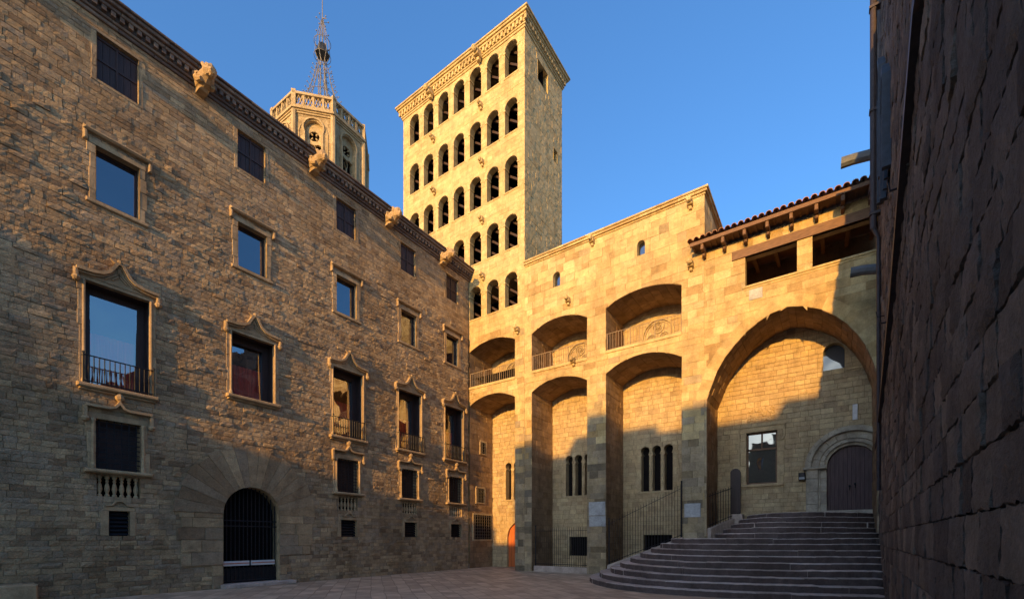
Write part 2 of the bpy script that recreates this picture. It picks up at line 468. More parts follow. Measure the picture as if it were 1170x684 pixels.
def vault(mb, T, outline, depth, step=.28, dl=.5, seed=1, prot=.012):
    """jamb and soffit stones of a deep arch"""
    rnd = random.Random(seed)
    cu = sum(p[0] for p in outline) / len(outline); cv = sum(p[1] for p in outline) / len(outline)
    reveal(mb, T, outline, 0, -depth, -1)
    pts = resample(outline, step)
    for i, ((a, b_), (c, d)) in enumerate(zip(pts, pts[1:])):
        L = math.hypot(c - a, d - b_)
        if L < .03: continue
        tx, ty = (c - a) / L, (d - b_) / L
        nx, ny = ty, -tx
        if (cu - a) * nx + (cv - b_) * ny < 0: nx, ny = -nx, -ny
        z = -rnd.uniform(0, dl) if i % 2 else 0.
        while z < depth:
            ln = rnd.uniform(.7, 1.3) * dl
            za, zb = max(z, 0), min(z + ln, depth); z += ln
            if zb - za < .05: continue
            h = rnd.uniform(.002, prot); g = .007; tone = rnd.random()
            p1 = (a + tx * g, b_ + ty * g); p2 = (c - tx * g, d - ty * g)
            q = [(p1, za), (p2, za), (p2, zb - g * 2), (p1, zb - g * 2)]
            mb.quad(*[T(x + nx * h, y + ny * h, -w) for (x, y), w in q], tone)
            for k in range(4):
                (x, y), w = q[k]; (x2, y2), w2 = q[(k + 1) % 4]
                mb.quad(T(x + nx * h, y + ny * h, -w), T(x2 + nx * h, y2 + ny * h, -w2), T(x2, y2, -w2), T(x, y, -w), tone)

def panel(mb, T, u0, u1, v0, v1, n, tone=.5): mb.quad(T(u0, v0, n), T(u1, v0, n), T(u1, v1, n), T(u0, v1, n), tone)
def fill(mb, T, outline, n, tone=.5): mb.poly([T(u, v, n) for u, v in outline], tone)

# ------------------------------------------------------------------ ground
g = MB(); g.quad((-400, -400, 0), (400, -400, 0), (400, 400, 0), (-400, 400, 0))
g.build('paved_square', 'paving', kind='structure')

# ------------------------------------------------------------------ left palace
palace = thing('palace', 'long five-storey stone palace on the left with gargoyles along its cornice and one barred portal', 'palace', (XL, 8, 0))
Y0, Y1 = -3.0, 18.82
R1 = [3.59, 7.11, 10.77, 14.07, 17.07]
R2 = [3.57, 7.12, 10.78, 14.09, 17.07]
R3 = [3.35, 6.92, 10.62, 13.93, 16.96]
R4 = [(3.57, 4.53, 3.84, 4.29), (10.82, 11.78, 10.99, 11.72), (14.13, 15.08, 14.31, 15.06), (17.27, 18.25, 17.42, 18.2)]
PC, PS, PRAD = 7.585, 2.42, .915
holes = []
for y in R1: holes.append(rect_hole(y, y + .90, 13.87, 15.12))
for y in R2: holes.append(rect_hole(y, y + .94, 10.62, 12.07))
for i, y in enumerate(R3): holes.append(rect_hole(y, y + 1.4, 6.31 if i == 1 else 5.68, 8.40))
for a, b_, c, d in R4:
    holes.append(rect_hole(a, b_, 3.44, 4.80)); holes.append(rect_hole(a + .02, b_, 2.74, 3.30)); holes.append(rect_hole(c, d, 1.68, 2.36))
portal = arch_hole(PC - PRAD, PC + PRAD, 0, PS, PS + PRAD)
holes.append(arch_hole(PC - PRAD - .12, PC + PRAD + .12, 0, PS, PS + PRAD + .12))
w = MB()
rp = random.Random(99)
def p_prot(u, v):
    q = rp.random()
    if v > 12.75: return (.002, .012)
    return (.003, .012) if q < .74 else (.012, .022) if q < .92 else (.026, .042)
def p_rough(u, v): return .002 if v > 12.75 else .004
masonry(w, T_left, Y0, Y1, 0, 15.48, holes, ch=(.115, .18), cw=(.18, .46), prot=p_prot, gap=.011, seed=11, cell=.085, rough=p_rough, alt=lambda u, v, r: r.uniform(.4, 1) if r.random() < max(.05, (2.2 - v) / 2.2) else 0.)  # wall-foot dirt with occlusion shade mixed into the colour, densest at the ground
# end caps, roof and the closed body behind
w.quad((XL - .012, Y0, 0), (-32, Y0, 0), (-32, Y0, 15.9), (XL - .012, Y0, 15.9), .4)
w.quad((XL - .012, Y1, 0), (-32, Y1, 0), (-32, Y1, 15.9), (XL - .012, Y1, 15.9), .4)
w.quad((XL - .0, Y0, 15.9), (-32, Y0, 15.9), (-32, Y1, 15.9), (XL - .0, Y1, 15.9), .4)
w.quad((-32, Y0, 0), (-32, Y1, 0), (-32, Y1, 15.9), (-32, Y0, 15.9), .4)
w.build('wall', 'palace_stone', palace)
v_ = MB(); panel(v_, T_left, Y0 + .05, Y1 - .05, 0, 15.8, -.75); v_.build('dark_interior', 'void', palace)

# cornice with dentils
c_ = MB(); rc = random.Random(5)
for (z0, z1, n1) in ((15.48, 15.58, .06), (15.58, 15.66, .12), (15.80, 15.90, .24), (15.90, 16.0, .32), (16.0, 16.07, .38)):
    y = Y0
    while y < Y1 + .05:
        L = rc.uniform(.7, 1.3); e = min(y + L - .006, Y1 + n1)
        bev_box(c_, T_left, y, e, z0, z1, -.02, n1 + rc.uniform(-.006, .006), .015, rc.random()); y += L
y = Y0
box(c_, T_left, Y0, Y1 + .1, 15.66, 15.80, -.02, .12, .2)
while y < Y1:
    box(c_, T_left, y, y + .10, 15.67, 15.80, .1, .21, rc.random()); y += .19
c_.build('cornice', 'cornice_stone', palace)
def gargoyle(y, seed):
    r = random.Random(seed); m_ = MB(); z = 15.56
    P = lambda n, dy, dz: (XL + n * .85, y + dy * .78, z + dz * .80)
    bev_box(m_, T_left, y - .13, y + .13, z - .24, z - .04, 0, .34, .05)
    chain(m_, [P(.05, 0, .05), P(.3, 0, .04), P(.55, 0, .07), P(.72, 0, .14)], [.20, .23, .22, .17], 9)
    ball(m_, P(.80, 0, .17), .20, 10, sc=(1.05, .95, 1), rnd=r, j=.10)
    chain(m_, [P(.85, 0, .14), P(1.0, 0, .06), P(1.08, 0, .03)], [.13, .10, .07], 8)
    chain(m_, [P(.88, 0, .02), P(1.0, 0, -.05)], [.08, .045], 7)
    for s in (-1, 1):
        chain(m_, [P(.72, s * .12, .28), P(.66, s * .19, .42), P(.60, s * .20, .46)], [.07, .05, .015], 6)
        ball(m_, P(.93, s * .09, .20), .045, 6)
        chain(m_, [P(.25, s * .20, .12), P(.42, s * .24, -.08), P(.62, s * .2, -.14)], [.11, .08, .06], 7)
        chain(m_, [P(.3, s * .18, .2), P(.15, s * .28, .36), P(.08, s * .3, .42)], [.09, .08, .02], 6)
    for k in range(7):
        ball(m_, P(r.uniform(.6, .8), r.uniform(-.18, .18), r.uniform(.1, .32)), r.uniform(.05, .08), 6)
    m_.build('gargoyle', 'dressed_stone', palace)
for i, y in enumerate((-.1, 6.02, 9.75, 13.3, 16.7)): gargoyle(y, i)

def bars(mb, T, u0, u1, v0, v1, nu, nv, n, r=.014):
    for i in range(nu):
        u = u0 + (u1 - u0) * (i + .5) / nu; chain(mb, [T(u, v0, n), T(u, v1, n)], [r, r], 6)
    for i in range(nv):
        v = v0 + (v1 - v0) * (i + .5) / nv; chain(mb, [T(u0, v, n + .01), T(u1, v, n + .01)], [r, r], 6)

def surround(mb, T, u0, u1, v0, v1, wd_, n, seed, base=True):
    """plain dressed stones round an opening"""
    r = random.Random(seed)
    for (a, b_) in ((u0 - wd_, u0), (u1, u1 + wd_)):
        v = v0 - (wd_ if base else 0)
        while v < v1 - .01:
            h = min(r.uniform(.35, .6), v1 - v)
            if v1 - v - h < .15: h = v1 - v
            e = r.uniform(0, .08)
            bev_box(mb, T, a - (e if a < u0 else 0), b_ + (e if a >= u0 else 0), v + .004, v + h - .004, -.02, n + r.uniform(-.005, .005), .01, r.random())
            v += h
    bev_box(mb, T, u0 - wd_ * 1.2, u1 + wd_ * 1.2, v1, v1 + wd_ * 1.15, -.02, n, .01, r.random())
    if base: bev_box(mb, T, u0, u1, v0 - wd_, v0, -.02, n, .01, r.random())

# topmost row: boarded shutters
for i, y in enumerate(R1):
    a, b_, lo, hi = y, y + .90, 13.87, 15.12
    f = MB(); surround(f, T_left, a, b_, lo, hi, .08, .016, 100 + i)
    reveal(f, T_left, [(a, lo), (a, hi), (b_, hi), (b_, lo), (a, lo)], .02, -.2, .4)
    fo = f.build('window', 'palace_stone', palace)
    s = MB()
    for k in range(6): box(s, T_left, a + .15 * k + .004, a + .15 * k + .146, lo, hi, -.14, -.10, .5)
    for vz in (lo + .06, (lo + hi) / 2, hi - .06): box(s, T_left, a, b_, vz - .035, vz + .035, -.10, -.075, .5)
    box(s, T_left, a + .43, a + .47, lo, hi, -.1, -.065)
    s.build('shutter', 'shutter_wood', fo)
# second row: single panes under a straight label
for i, y in enumerate(R2):
    a, b_, lo, hi = y, y + .94, 10.62, 12.07
    f = MB(); surround(f, T_left, a, b_, lo, hi, .12, .028, 200 + i)
    reveal(f, T_left, [(a, lo), (a, hi), (b_, hi), (b_, lo), (a, lo)], .03, -.26, .4)
    fo = f.build('window', 'dressed_stone', palace)
    s = MB(); bev_box(s, T_left, a - .26, b_ + .28, 12.33, 12.43, 0, .13, .04)
    bev_box(s, T_left, a - .26, a - .17, 12.08, 12.33, 0, .10, .03); bev_box(s, T_left, b_ + .19, b_ + .28, 12.08, 12.33, 0, .10, .03)
    s.build('hood_mould', 'dressed_stone', fo)
    s = MB(); bev_box(s, T_left, a - .2, b_ + .2, lo - .13, lo - .03, 0, .07, .02); s.build('sill', 'dressed_stone', fo)
    s = MB()
    for q in ((a, a + .05, lo, hi), (b_ - .05, b_, lo, hi), (a + .05, b_ - .05, lo, lo + .05), (a + .05, b_ - .05, hi - .05, hi)): box(s, T_left, *q, -.24, -.17)
    s.build('sash', 'dark_wood', fo)
    s = MB(); panel(s, T_left, a + .04, b_ - .04, lo + .04, hi - .04, -.21); s.build('pane', 'sky_pane_glass', fo)
# main row: tall windows under ogee hoods
def ogee(c, hw, z0, z1):
    L = [(-hw, z0), (-.62 * hw, z0 + .02), (-.40 * hw, z0 + .07), (-.25 * hw, z0 + .17), (-.15 * hw, z0 + .32), (-.08 * hw, z1 - .04), (0, z1)]
    return [(c + x, z) for x, z in L] + [(c - x, z) for x, z in L[-2::-1]]
for i, y in enumerate(R3):
    a, b_, lo, hi = y, y + 1.4, (6.31 if i == 1 else 5.68), 8.40
    c = (a + b_) / 2
    f = MB(); surround(f, T_left, a, b_, lo, hi, .08, .024, 300 + i, base=False)
    reveal(f, T_left, [(a, lo), (a, hi), (b_, hi), (b_, lo), (a, lo)], .03, -.12, .5)
    for uu in (a - .02, b_ + .02):
        chain(f, [T_left(uu, lo, .03), T_left(uu, hi, .03)], [.035, .035], 8, .7)
        lathe(f, T_left(uu, lo, .03), [(.06, 0), (.06, .08), (.035, .14)], 8, .7)
    fo = f.build('window', 'dressed_stone', palace)
    s = MB(); reveal(s, T_left, [(a + .01, lo), (a + .01, hi - .01), (b_ - .01, hi - .01), (b_ - .01, lo)], -.12, -.55)
    for q in ((a, a + .20, lo, hi), (b_ - .20, b_, lo, hi), (a + .20, b_ - .20, lo, lo + .10), (a + .20, b_ - .20, hi - .22, hi)): box(s, T_left, *q, -.52, -.42)
    s.build('sash', 'dark_wood', fo)
    s = MB(); k = (-.05, .07, .03, .03, .03)[i]        # pane lean set per window to steer what the glass reflects
    s.quad(T_left(a + .19, lo + .09, -.47), T_left(b_ - .19, lo + .09, -.47), T_left(b_ - .19, hi - .21, -.47 - k * (hi - lo) * .5), T_left(a + .19, hi - .21, -.47 - k * (hi - lo) * .5))
    s.build('pane', 'pane_glass', fo)
    s = MB(); nf = 16; ct = lo + (hi - lo) * .58
    for q in range(nf):
        ua, ub = a + .15 + (b_ - a - .3) * q / nf, a + .15 + (b_ - a - .3) * (q + 1) / nf
        na, nb_ = (-.60, -.64) if q % 2 else (-.64, -.60)
        s.quad(T_left(ua, lo, na), T_left(ub, lo, nb_), T_left(ub, ct, nb_), T_left(ua, ct, na))
    s.build('curtain', 'curtain', fo)
    s = MB(); og = ogee(c, .88, 8.62, 9.10)
    ribbon(s, T_left, og, .075, 0, .16); ribbon(s, T_left, [(u, v - .07) for u, v in og], .05, 0, .09, .3)
    for q in (-.88, .88):
        bev_box(s, T_left, c + q - .05, c + q + .05, 8.40, 8.62, 0, .13, .03)
        ball(s, T_left(c + q, 8.36, .08), .085, 8, rnd=random.Random(i), j=.2)
    ball(s, T_left(c, 9.14, .12), .07, 8); chain(s, [T_left(c - .1, 9.1, .1), T_left(c - .2, 9.16, .12)], [.05, .02], 6); chain(s, [T_left(c + .1, 9.1, .1), T_left(c + .2, 9.16, .12)], [.05, .02], 6)
    s.build('hood_mould', 'dressed_stone', fo)
    s = MB(); fill(s, T_left, [(c - .8, 8.5)] + [(u, v - .04) for u, v in og] + [(c + .8, 8.5)], .03, .3)
    for sgn in (-1, 1): ribbon(s, T_left, [(c - sgn * .16, 8.62), (c, 8.78), (c + sgn * .02, 8.98)], .03, .03, .07); ribbon(s, T_left, [(c - sgn * .3, 8.58), (c - sgn * .05, 8.80)], .03, .03, .07)
    s.build('tympanum', 'dressed_stone', fo)
    s = MB(); bev_box(s, T_left, a - .17, b_ + .17, lo - .11, lo, 0, .17, .03); bev_box(s, T_left, a - .12, b_ + .12, lo - .17, lo - .11, 0, .10, .03)
    s.build('sill', 'dressed_stone', fo)
    if i != 1:
        s = MB(); e = .13
        for z in (lo + .05, lo + .72): chain(s, [T_left(a - .05, z, e), T_left(b_ + .05, z, e)], [.017, .017], 6)
        for uu in (a - .05, b_ + .05):
            chain(s, [T_left(uu, lo + .72, e), T_left(uu, lo + .72, .0)], [.017, .017], 6); chain(s, [T_left(uu, lo, e), T_left(uu, lo + .76, e)], [.02, .02], 6)
            ball(s, T_left(uu, lo + .78, e), .035, 6)
        for k in range(13):
            uu = a + (b_ - a) * (k + .5) / 13
            chain(s, [T_left(uu, lo + .05, e), T_left(uu, lo + .25, e), T_left(uu, lo + .38, e), T_left(uu, lo + .5, e), T_left(uu, lo + .72, e)], [.012, .012, .024, .012, .012], 6)
        s.build('railing', 'iron', fo)
# lower row: barred windows, balusters and a small louvred light
for i, (a, b_, c0, c1) in enumerate(R4):
    lo, hi = 3.46, 4.80; c = (a + b_) / 2
    f = MB(); surround(f, T_left, a, b_, lo, hi, .14, .03, 400 + i, base=False)
    reveal(f, T_left, [(a, lo), (a, hi), (b_, hi), (b_, lo), (a, lo)], .03, -.3, .4)
    for uu in (a - .06, b_ + .06):
        chain(f, [T_left(uu, lo, .04), T_left(uu, hi - .1, .04)], [.03, .03], 8, .7); lathe(f, T_left(uu, lo, .04), [(.06, 0), (.06, .1), (.03, .16)], 8, .7); lathe(f, T_left(uu, hi - .12, .04), [(.03, 0), (.06, .06), (.06, .12)], 8, .7)
    fo = f.build('window', 'dressed_stone', palace)
    s = MB(); panel(s, T_left, a, b_, lo, hi, -.28); s.build('shutter', 'shutter_wood', fo)
    s = MB(); bars(s, T_left, a, b_, lo, hi, 6, 10, -.05); s.build('grille', 'iron', fo)
    s = MB()
    ribbon(s, T_left, [(a - .22, 5.12), (c - .22, 5.12), (c - .10, 5.16), (c - .03, 5.26), (c, 5.34), (c + .03, 5.26), (c + .10, 5.16), (c + .22, 5.12), (b_ + .24, 5.12)], .06, 0, .15)
    for uu in (a - .22, b_ + .24): box(s, T_left, uu - .035, uu + .035, 4.82, 5.10, 0, .12); ball(s, T_left(uu, 4.76, .08), .08, 8, rnd=random.Random(i), j=.2)
    lathe(s, T_left(c, 5.33, .09), [(.03, 0), (.1, .08), (.11, .14), (.05, .22), (.02, .26)], 8)
    s.build('hood_mould', 'dressed_stone', fo)
    s = MB(); bev_box(s, T_left, a - .24, b_ + .26, 3.36, 3.46, 0, .16, .03); s.build('sill', 'dressed_stone', fo)
    s = MB(); reveal(s, T_left, [(a + .02, 2.74), (a + .02, 3.30), (b_, 3.30), (b_, 2.74), (a + .02, 2.74)], 0, -.3)
    for k in range(6):
        uu = a + .02 + (b_ - a - .02) * (k + .5) / 6
        lathe(s, T_left(uu, 2.74, -.09), [(.055, 0), (.055, .05), (.03, .08), (.062, .2), (.05, .3), (.026, .38), (.045, .42), (.028, .46), (.055, .5), (.055, .56)], 9, .6)
    s.build('balustrade', 'dressed_stone', fo)
    f = MB(); surround(f, T_left, c0, c1, 1.68, 2.36, .10, .025, 500 + i, base=False)
    reveal(f, T_left, [(c0, 1.68), (c0, 2.36), (c1, 2.36), (c1, 1.68), (c0, 1.68)], .02, -.25, .4)
    cc = (c0 + c1) / 2
    ribbon(f, T_left, [(cc - .30, 2.50), (cc - .16, 2.52), (cc - .08, 2.62), (cc, 2.64), (cc + .08, 2.62), (cc + .16, 2.52), (cc + .30, 2.50)], .04, 0, .08, .3)
    fo = f.build('cellar_window', 'dressed_stone', palace)
    s = MB()
    for k in range(6):
        z = 1.70 + .11 * k; s.quad(T_left(c0, z, -.06), T_left(c1, z, -.06), T_left(c1, z + .08, -.13), T_left(c0, z + .08, -.13))
    panel(s, T_left, c0, c1, 1.68, 2.36, -.2); s.build('louvre', 'iron', fo)

# portal: fan of long voussoirs, barred gate
f = MB(); r = random.Random(77)
nv = 17
for k in range(nv):
    t0 = PI * k / nv + .003; t1 = PI * (k + 1) / nv - .003
    Ro = 2.24 + r.uniform(-.06, .06); n1 = .048 + r.uniform(0, .012); tone = r.random()
    pt = lambda t, R: (PC + R * math.cos(t), PS + R * math.sin(t))
    seg = 4; ang = [t0 + (t1 - t0) * j / seg for j in range(seg + 1)]
    inn = [pt(t, PRAD) for t in ang]; out = [pt(t, Ro) for t in ang]
    f.poly([T_left(*p, n1) for p in inn + out[::-1]], tone)
    loop = inn + out[::-1]
    for p, q in zip(loop, loop[1:] + loop[:1]): f.quad(T_left(*p, n1), T_left(*q, n1), T_left(*q, -.02), T_left(*p, -.02), tone)
for s in (-1, 1):
    z = .0
    while z < PS - .02:
        h = min(r.uniform(.30, .42), PS - z); wd_ = 2.2 + r.uniform(-.15, .1)
        if PS - z - h < .15: h = PS - z
        mid = PRAD + r.uniform(.5, .9)
        for (p, q) in ((PRAD, mid), (mid, wd_)) if z > .75 else ((PRAD, PRAD + r.uniform(.25, .4)),):
            u = sorted((PC + s * p, PC + s * q)); bev_box(f, T_left, u[0] + .004, u[1] - .004, z + .004, z + h - .004, -.02, .05 + r.uniform(-.008, .008), .012, r.random())
        z += h
reveal(f, T_left, portal.o, .05, -.45, .4)
po = f.build('portal', 'palace_stone', palace)
s = MB(); fill(s, T_left, portal.o, -.44); s.build('door', 'void', po)
s = MB()
for k in range(14):
    u = PC - PRAD + 2 * PRAD * (k + .5) / 14; top = PS + math.sqrt(max(0, PRAD ** 2 - (u - PC) ** 2))
    chain(s, [T_left(u, .14, -.2), T_left(u, top, -.2)], [.018, .018], 6)
for z in (.2, 2.02, 2.2): chain(s, [T_left(PC - PRAD, z, -.19), T_left(PC + PRAD, z, -.19)], [.02, .02], 6)
box(s, T_left, PC - PRAD, PC + PRAD, .12, .62, -.23, -.21)
s.build('gate', 'iron', po)
s = MB(); bev_box(s, T_left, PC - PRAD + .01, PC - .03, .70, .86, -.17, -.13, .01); bev_box(s, T_left, PC + .03, PC + PRAD - .08, .70, .86, -.17, -.13, .01); s.build('barrier_board', 'white_paint', po)
s = MB(); bev_box(s, T_left, PC - PRAD + .02, PC - .04, .762, .80, -.129, -.124, .002); bev_box(s, T_left, PC + .04, PC + PRAD - .09, .762, .80, -.129, -.124, .002); s.build('barrier_stripe', 'barrier_red', po)
s = MB(); bev_box(s, T_left, PC - 1.0, PC + 1.35, 0, .13, -.4, .38, .02); s.build('threshold', 'step_stone', po)

# stone bench at the foot of the wall
bn = MB(); bev_box(bn, T_left, -.6, .9, 0, .50, .06, .5, .03, .4); bev_box(bn, T_left, .91, 2.42, 0, .51, .06, .5, .03, .6)
bo = bn.build('stone_bench', 'dressed_stone'); bo['label'] = 'low dark stone bench block against the foot of the long palace wall'; bo['category'] = 'bench'

# ------------------------------------------------------------------ great hall
hall = thing('great_hall', 'sunlit stone great hall with three tall arched recesses under three open galleries between buttresses', 'hall', (-10, FY, 0))
ARC = [  # u0, u1, spring, apex, gallery floor, gallery spring, gallery apex
    (-16.05, -13.04, 8.76, 9.18, 9.76, 11.66, 12.04),
    (-12.05, -9.06, 8.80, 9.24, 9.82, 11.66, 12.08),
    (-8.16, -4.90, 8.90, 9.40, 9.90, 11.80, 12.18)]
hh = []
for (a, b_, s, t, fl, gs, ga) in ARC:
    hh.append(arch_hole(a, b_, 0, s, t)); hh.append(arch_hole(a, b_, fl, gs, ga))
up_w = [(-10.84, -10.46, 13.55, 14.05, 14.24), (-6.74, -6.40, 13.58, 14.03, 14.20)]
for q in up_w: hh.append(arch_hole(*q, n=8))
w = MB(); wv = MB()
def grime_shade(u, v, r): return r.uniform(.6, 1) if r.random() < min(1, max(.0, (7.9 - v) / 3.2)) else (.4 if r.random() < .04 else 0.)  # blackened stones plus the lower wall's shade put into the colour, denser downwards
masonry(w, T_front, -16.05, -12.47, 0, 12.4, hh, ch=(.25, .36), cw=(.30, .68), prot=(.001, .013), gap=.007, seed=21, alt=grime_shade)
masonry(w, T_front, -12.47, -4.05, 0, 15.05, hh, ch=(.25, .37), cw=(.32, .75), prot=(.001, .014), gap=.007, seed=22, alt=grime_shade)
for k, (a, b_, s, t, fl, gs, ga) in enumerate(ARC):
    vault(wv, T_front, hh[2 * k].o, BY - FY, seed=40 + k, prot=.02)
    vault(wv, T_front, hh[2 * k + 1].o, BY - FY, seed=50 + k, prot=.02)
    box(w, T_front, a + .005, b_ - .005, fl - .12, fl, -(BY - FY), .05, .5)
# flank and parapet above the chapel roof, roof, body
def T_flank(u, v, n): return (-4.05 + n, u, v)
masonry(w, T_flank, FY, 22.7, 12.6, 15.05, (), ch=(.27, .38), cw=(.4, .85), prot=(.001, .012), seed=23)
w.quad((-16, FY + .02, 15.05), (-4.06, FY + .02, 15.05), (-4.06, 23, 15.05), (-16, 23, 15.05), .5)
w.quad((-21, 22.7, 0), (-4.06, 22.7, 0), (-4.06, 22.7, 15.05), (-21, 22.7, 15.05), .5)
w.build('wall', 'hall_stone', hall)
wv.build('vault', 'soffit_stone', hall)
def grille_hole(a, b_, c, d): return rect_hole(a, b_, c, d)
# back wall of the recesses
LW = .20
def light_outline(c, v0, v1, w_=.205):
    sp = v1 - 2 * w_ + .03
    pts = [(c - w_ + .02, v0), (c - w_ + .02, sp - .05), (c - w_ + .06, sp)]
    for k in range(13):
        t = -1.25 * PI / 2 + 2.5 * PI / 2 * k / 12
        pts.append((c + w_ * math.sin(t) , v1 - w_ + w_ * math.cos(t)))
    # keep heights monotone on each branch
    L = [p for p in pts[3:] if p[0] <= c]; Rr = [p for p in pts[3:] if p[0] > c]
    full = pts[:3] + [p for p in L if p[1] > sp + .005] + [p for p in Rr if p[1] > sp + .005] + [(c + w_ - .06, sp), (c + w_ - .02, sp - .05), (c + w_ - .02, v0)]
    return full
groups = [[-14.89, -14.34, -13.79], [-11.05, -10.52, -9.99], [-7.08, -6.55, -6.01]]
bh = []; wins = []
for gi, g3 in enumerate(groups):
    for c in g3:
        h_ = Hole(light_outline(c, 3.80, 5.88)); bh.append(h_); wins.append((gi, c, h_))
redd = arch_hole(-14.98, -13.24, 0, 1.68, 2.55); bh.append(redd)
gr = [(-11.05, -9.90, .74, 1.70), (-7.15, -5.84, .80, 1.78)]
for q in gr: bh.append(rect_hole(*q))
w = MB()
masonry(w, T_back, -16.05, -4.9, 0, 9.5, bh, ch=(.17, .26), cw=(.22, .5), prot=(.001, .016), gap=.014, seed=31)
masonry(w, T_back, -16.05, -4.9, 9.5, 12.3, (), ch=(.22, .32), cw=(.35, .7), prot=(.001, .010), seed=32)
w.build('recess_wall', 'recess_stone', hall)
v_ = MB(); panel(v_, T_back, -16.0, -4.9, 0, 9, -.45); v_.build('dark_interior', 'void', hall)
# little barred windows in the left jamb of the first recess
def T_jamb(u, v, n): return (XL + .024 + n, u, v)
for (a, b_, c, d, nu, nv_) in ((19.86, 20.25, 6.38, 7.0, 2, 4), (19.52, 20.13, 3.62, 4.4, 4, 5), (19.25, 20.82, 1.57, 2.92, 8, 8)):
    s = MB(); surround(s, T_jamb, a, b_, c, d, .08, .03, 61); s2 = s.build('jamb_window', 'recess_stone', hall)
    s = MB(); panel(s, T_jamb, a, b_, c, d, .004); s.build('pane', 'void', s2)
    s = MB(); bars(s, T_jamb, a, b_, c, d, nu, nv_, .03, .013); s.build('grille', 'pale_iron', s2)
# three-light windows
for gi, g3 in enumerate(groups):
    f = MB()
    for (k, c, h_) in wins:
        if k == gi: reveal(f, T_back, h_.o + [h_.o[0]], .02, -.35, .6)
    for c in ((g3[0] + g3[1]) / 2, (g3[1] + g3[2]) / 2):
        lathe(f, T_back(c, 3.80, .0), [(.075, 0), (.075, .06), (.045, .10), (.042, 1.40), (.05, 1.43), (.085, 1.56), (.085, 1.62)], 10, .8)
    bev_box(f, T_back, g3[0] - .35, g3[2] + .35, 3.70, 3.80, -.02, .05, .02, .6)
    # dressed jambs and head round the lights
    for (uu, sgn) in ((g3[0] - .205, -1), (g3[2] + .205, 1)):
        for k in range(5): 
            ww = .16 + .08 * (k % 2); e = sorted((uu, uu + sgn * ww)); bev_box(f, T_back, e[0], e[1], 3.82 + .34 * k, 4.14 + .34 * k, -.02, .022, .008, random.Random(gi * 9 + k).random())
    fo = f.build('triple_window', 'recess_stone', hall)
    for (k, c, h_) in wins:
        if k == gi:
            s = MB(); fill(s, T_back, h_.o, -.3); s.build('pane', 'void', fo)
# red door and grilles
f = MB(); reveal(f, T_back, redd.o, .02, -.16, .5)
for k in range(11):
    t0 = PI * k / 11 + .01; t1 = PI * (k + 1) / 11 - .01; cx, cr = -14.11, .87
    f.poly([T_back(cx + R * math.cos(t), 1.68 + R * math.sin(t), .025) for R, t in ((cr, t0), (cr, (t0 + t1) / 2), (cr, t1), (cr + .36, t1), (cr + .36, (t0 + t1) / 2), (cr + .36, t0))], random.Random(k).random())
fo = f.build('arched_door', 'recess_stone', hall)
s = MB()
for k in range(9):
    a = -14.98 + 1.74 * k / 9; b_ = a + 1.74 / 9 - .008
    tp = lambda u: 1.68 + math.sqrt(max(0, .87 ** 2 - (u + 14.11) ** 2))
    s.poly([T_back(a, 0.02, -.12), T_back(b_, .02, -.12), T_back(b_, tp(b_), -.12), T_back((a + b_) / 2, tp((a + b_) / 2), -.12), T_back(a, tp(a), -.12)], .5)
s.build('door_leaf', 'red_door_wood', fo)
for q in gr:
    f = MB(); surround(f, T_back, *q, .12, .03, 81)
    reveal(f, T_back, [(q[0], q[2]), (q[0], q[3]), (q[1], q[3]), (q[1], q[2])], .02, -.3, .5)
    fo = f.build('cellar_window', 'recess_stone', hall)
    s = MB(); panel(s, T_back, *q, -.28); s.build('pane', 'void', fo)
    s = MB(); bars(s, T_back, q[0], q[1], q[2], q[3], 9, 0, -.03, .016); s.build('grille', 'iron', fo)
# galleries: blind roses, passage doors, railings
for k, (a, b_, s_, t, fl, gs, ga) in enumerate(ARC):
    c, z, rad = (-14.42, -10.42, -6.47)[k], (10.78, 10.82, 10.92)[k], .74
    f = MB()
    def ring(mb, cu, cv, r0, r1, n0, n1, seg=28, tone=.4):
        for j in range(seg):
            t0, t1 = 2 * PI * j / seg, 2 * PI * (j + 1) / seg
            P = lambda R, t, n: T_back(cu + R * math.cos(t), cv + R * math.sin(t), n)
            mb.quad(P(r0, t0, n1), P(r0, t1, n1), P(r1, t1, n1), P(r1, t0, n1), tone)
            mb.quad(P(r0, t0, n0), P(r0, t1, n0), P(r0, t1, n1), P(r0, t0, n1), tone); mb.quad(P(r1, t0, n0), P(r1, t1, n0), P(r1, t1, n1), P(r1, t0, n1), tone)
    ring(f, c, z, rad - .07, rad, .02, .09)
    ring(f, c, z, rad - .16, rad - .12, .02, .06)
    for ang in (90, 210, 330):
        cu, cv = c + .34 * math.cos(R_(ang)), z + .34 * math.sin(R_(ang))
        ring(f, cu, cv, .22, .27, .02, .07, 20)
        for j in range(6): ring(f, cu + .11 * math.cos(j * PI / 3), cv + .11 * math.sin(j * PI / 3), .045, .07, .02, .055, 10, .2)
        ring(f, cu, cv, .02, .05, .02, .06, 10, .2)
    f.build('blind_rose', 'bell_stone', hall)
    ja = a + .024
    def T_pass(u, v, n, ja=ja): return (ja + n, u, v)
    f = MB(); box(f, T_pass, 20.06, 20.77, fl, fl + 1.5, 0, .012); 
    for j in range(4): box(f, T_pass, 20.08 + .17 * j, 20.23 + .17 * j, fl + .02, fl + 1.46, .012, .03)
    f.build('passage_door', 'loggia_wood', hall)
    f = MB()
    for zz in (fl + .04, fl + .76): chain(f, [T_front(a + .02, zz, -.06), T_front(b_ - .02, zz, -.06)], [.014, .014], 6)
    nn = 24
    for j in range(nn + 1):
        u = a + .04 + (b_ - a - .08) * j / nn; rr_ = .02 if j % 8 == 0 else .009
        chain(f, [T_front(u, fl, -.06), T_front(u, fl + .76, -.06)], [rr_, rr_], 6)
    f.build('gallery_railing', 'gallery_iron', hall)
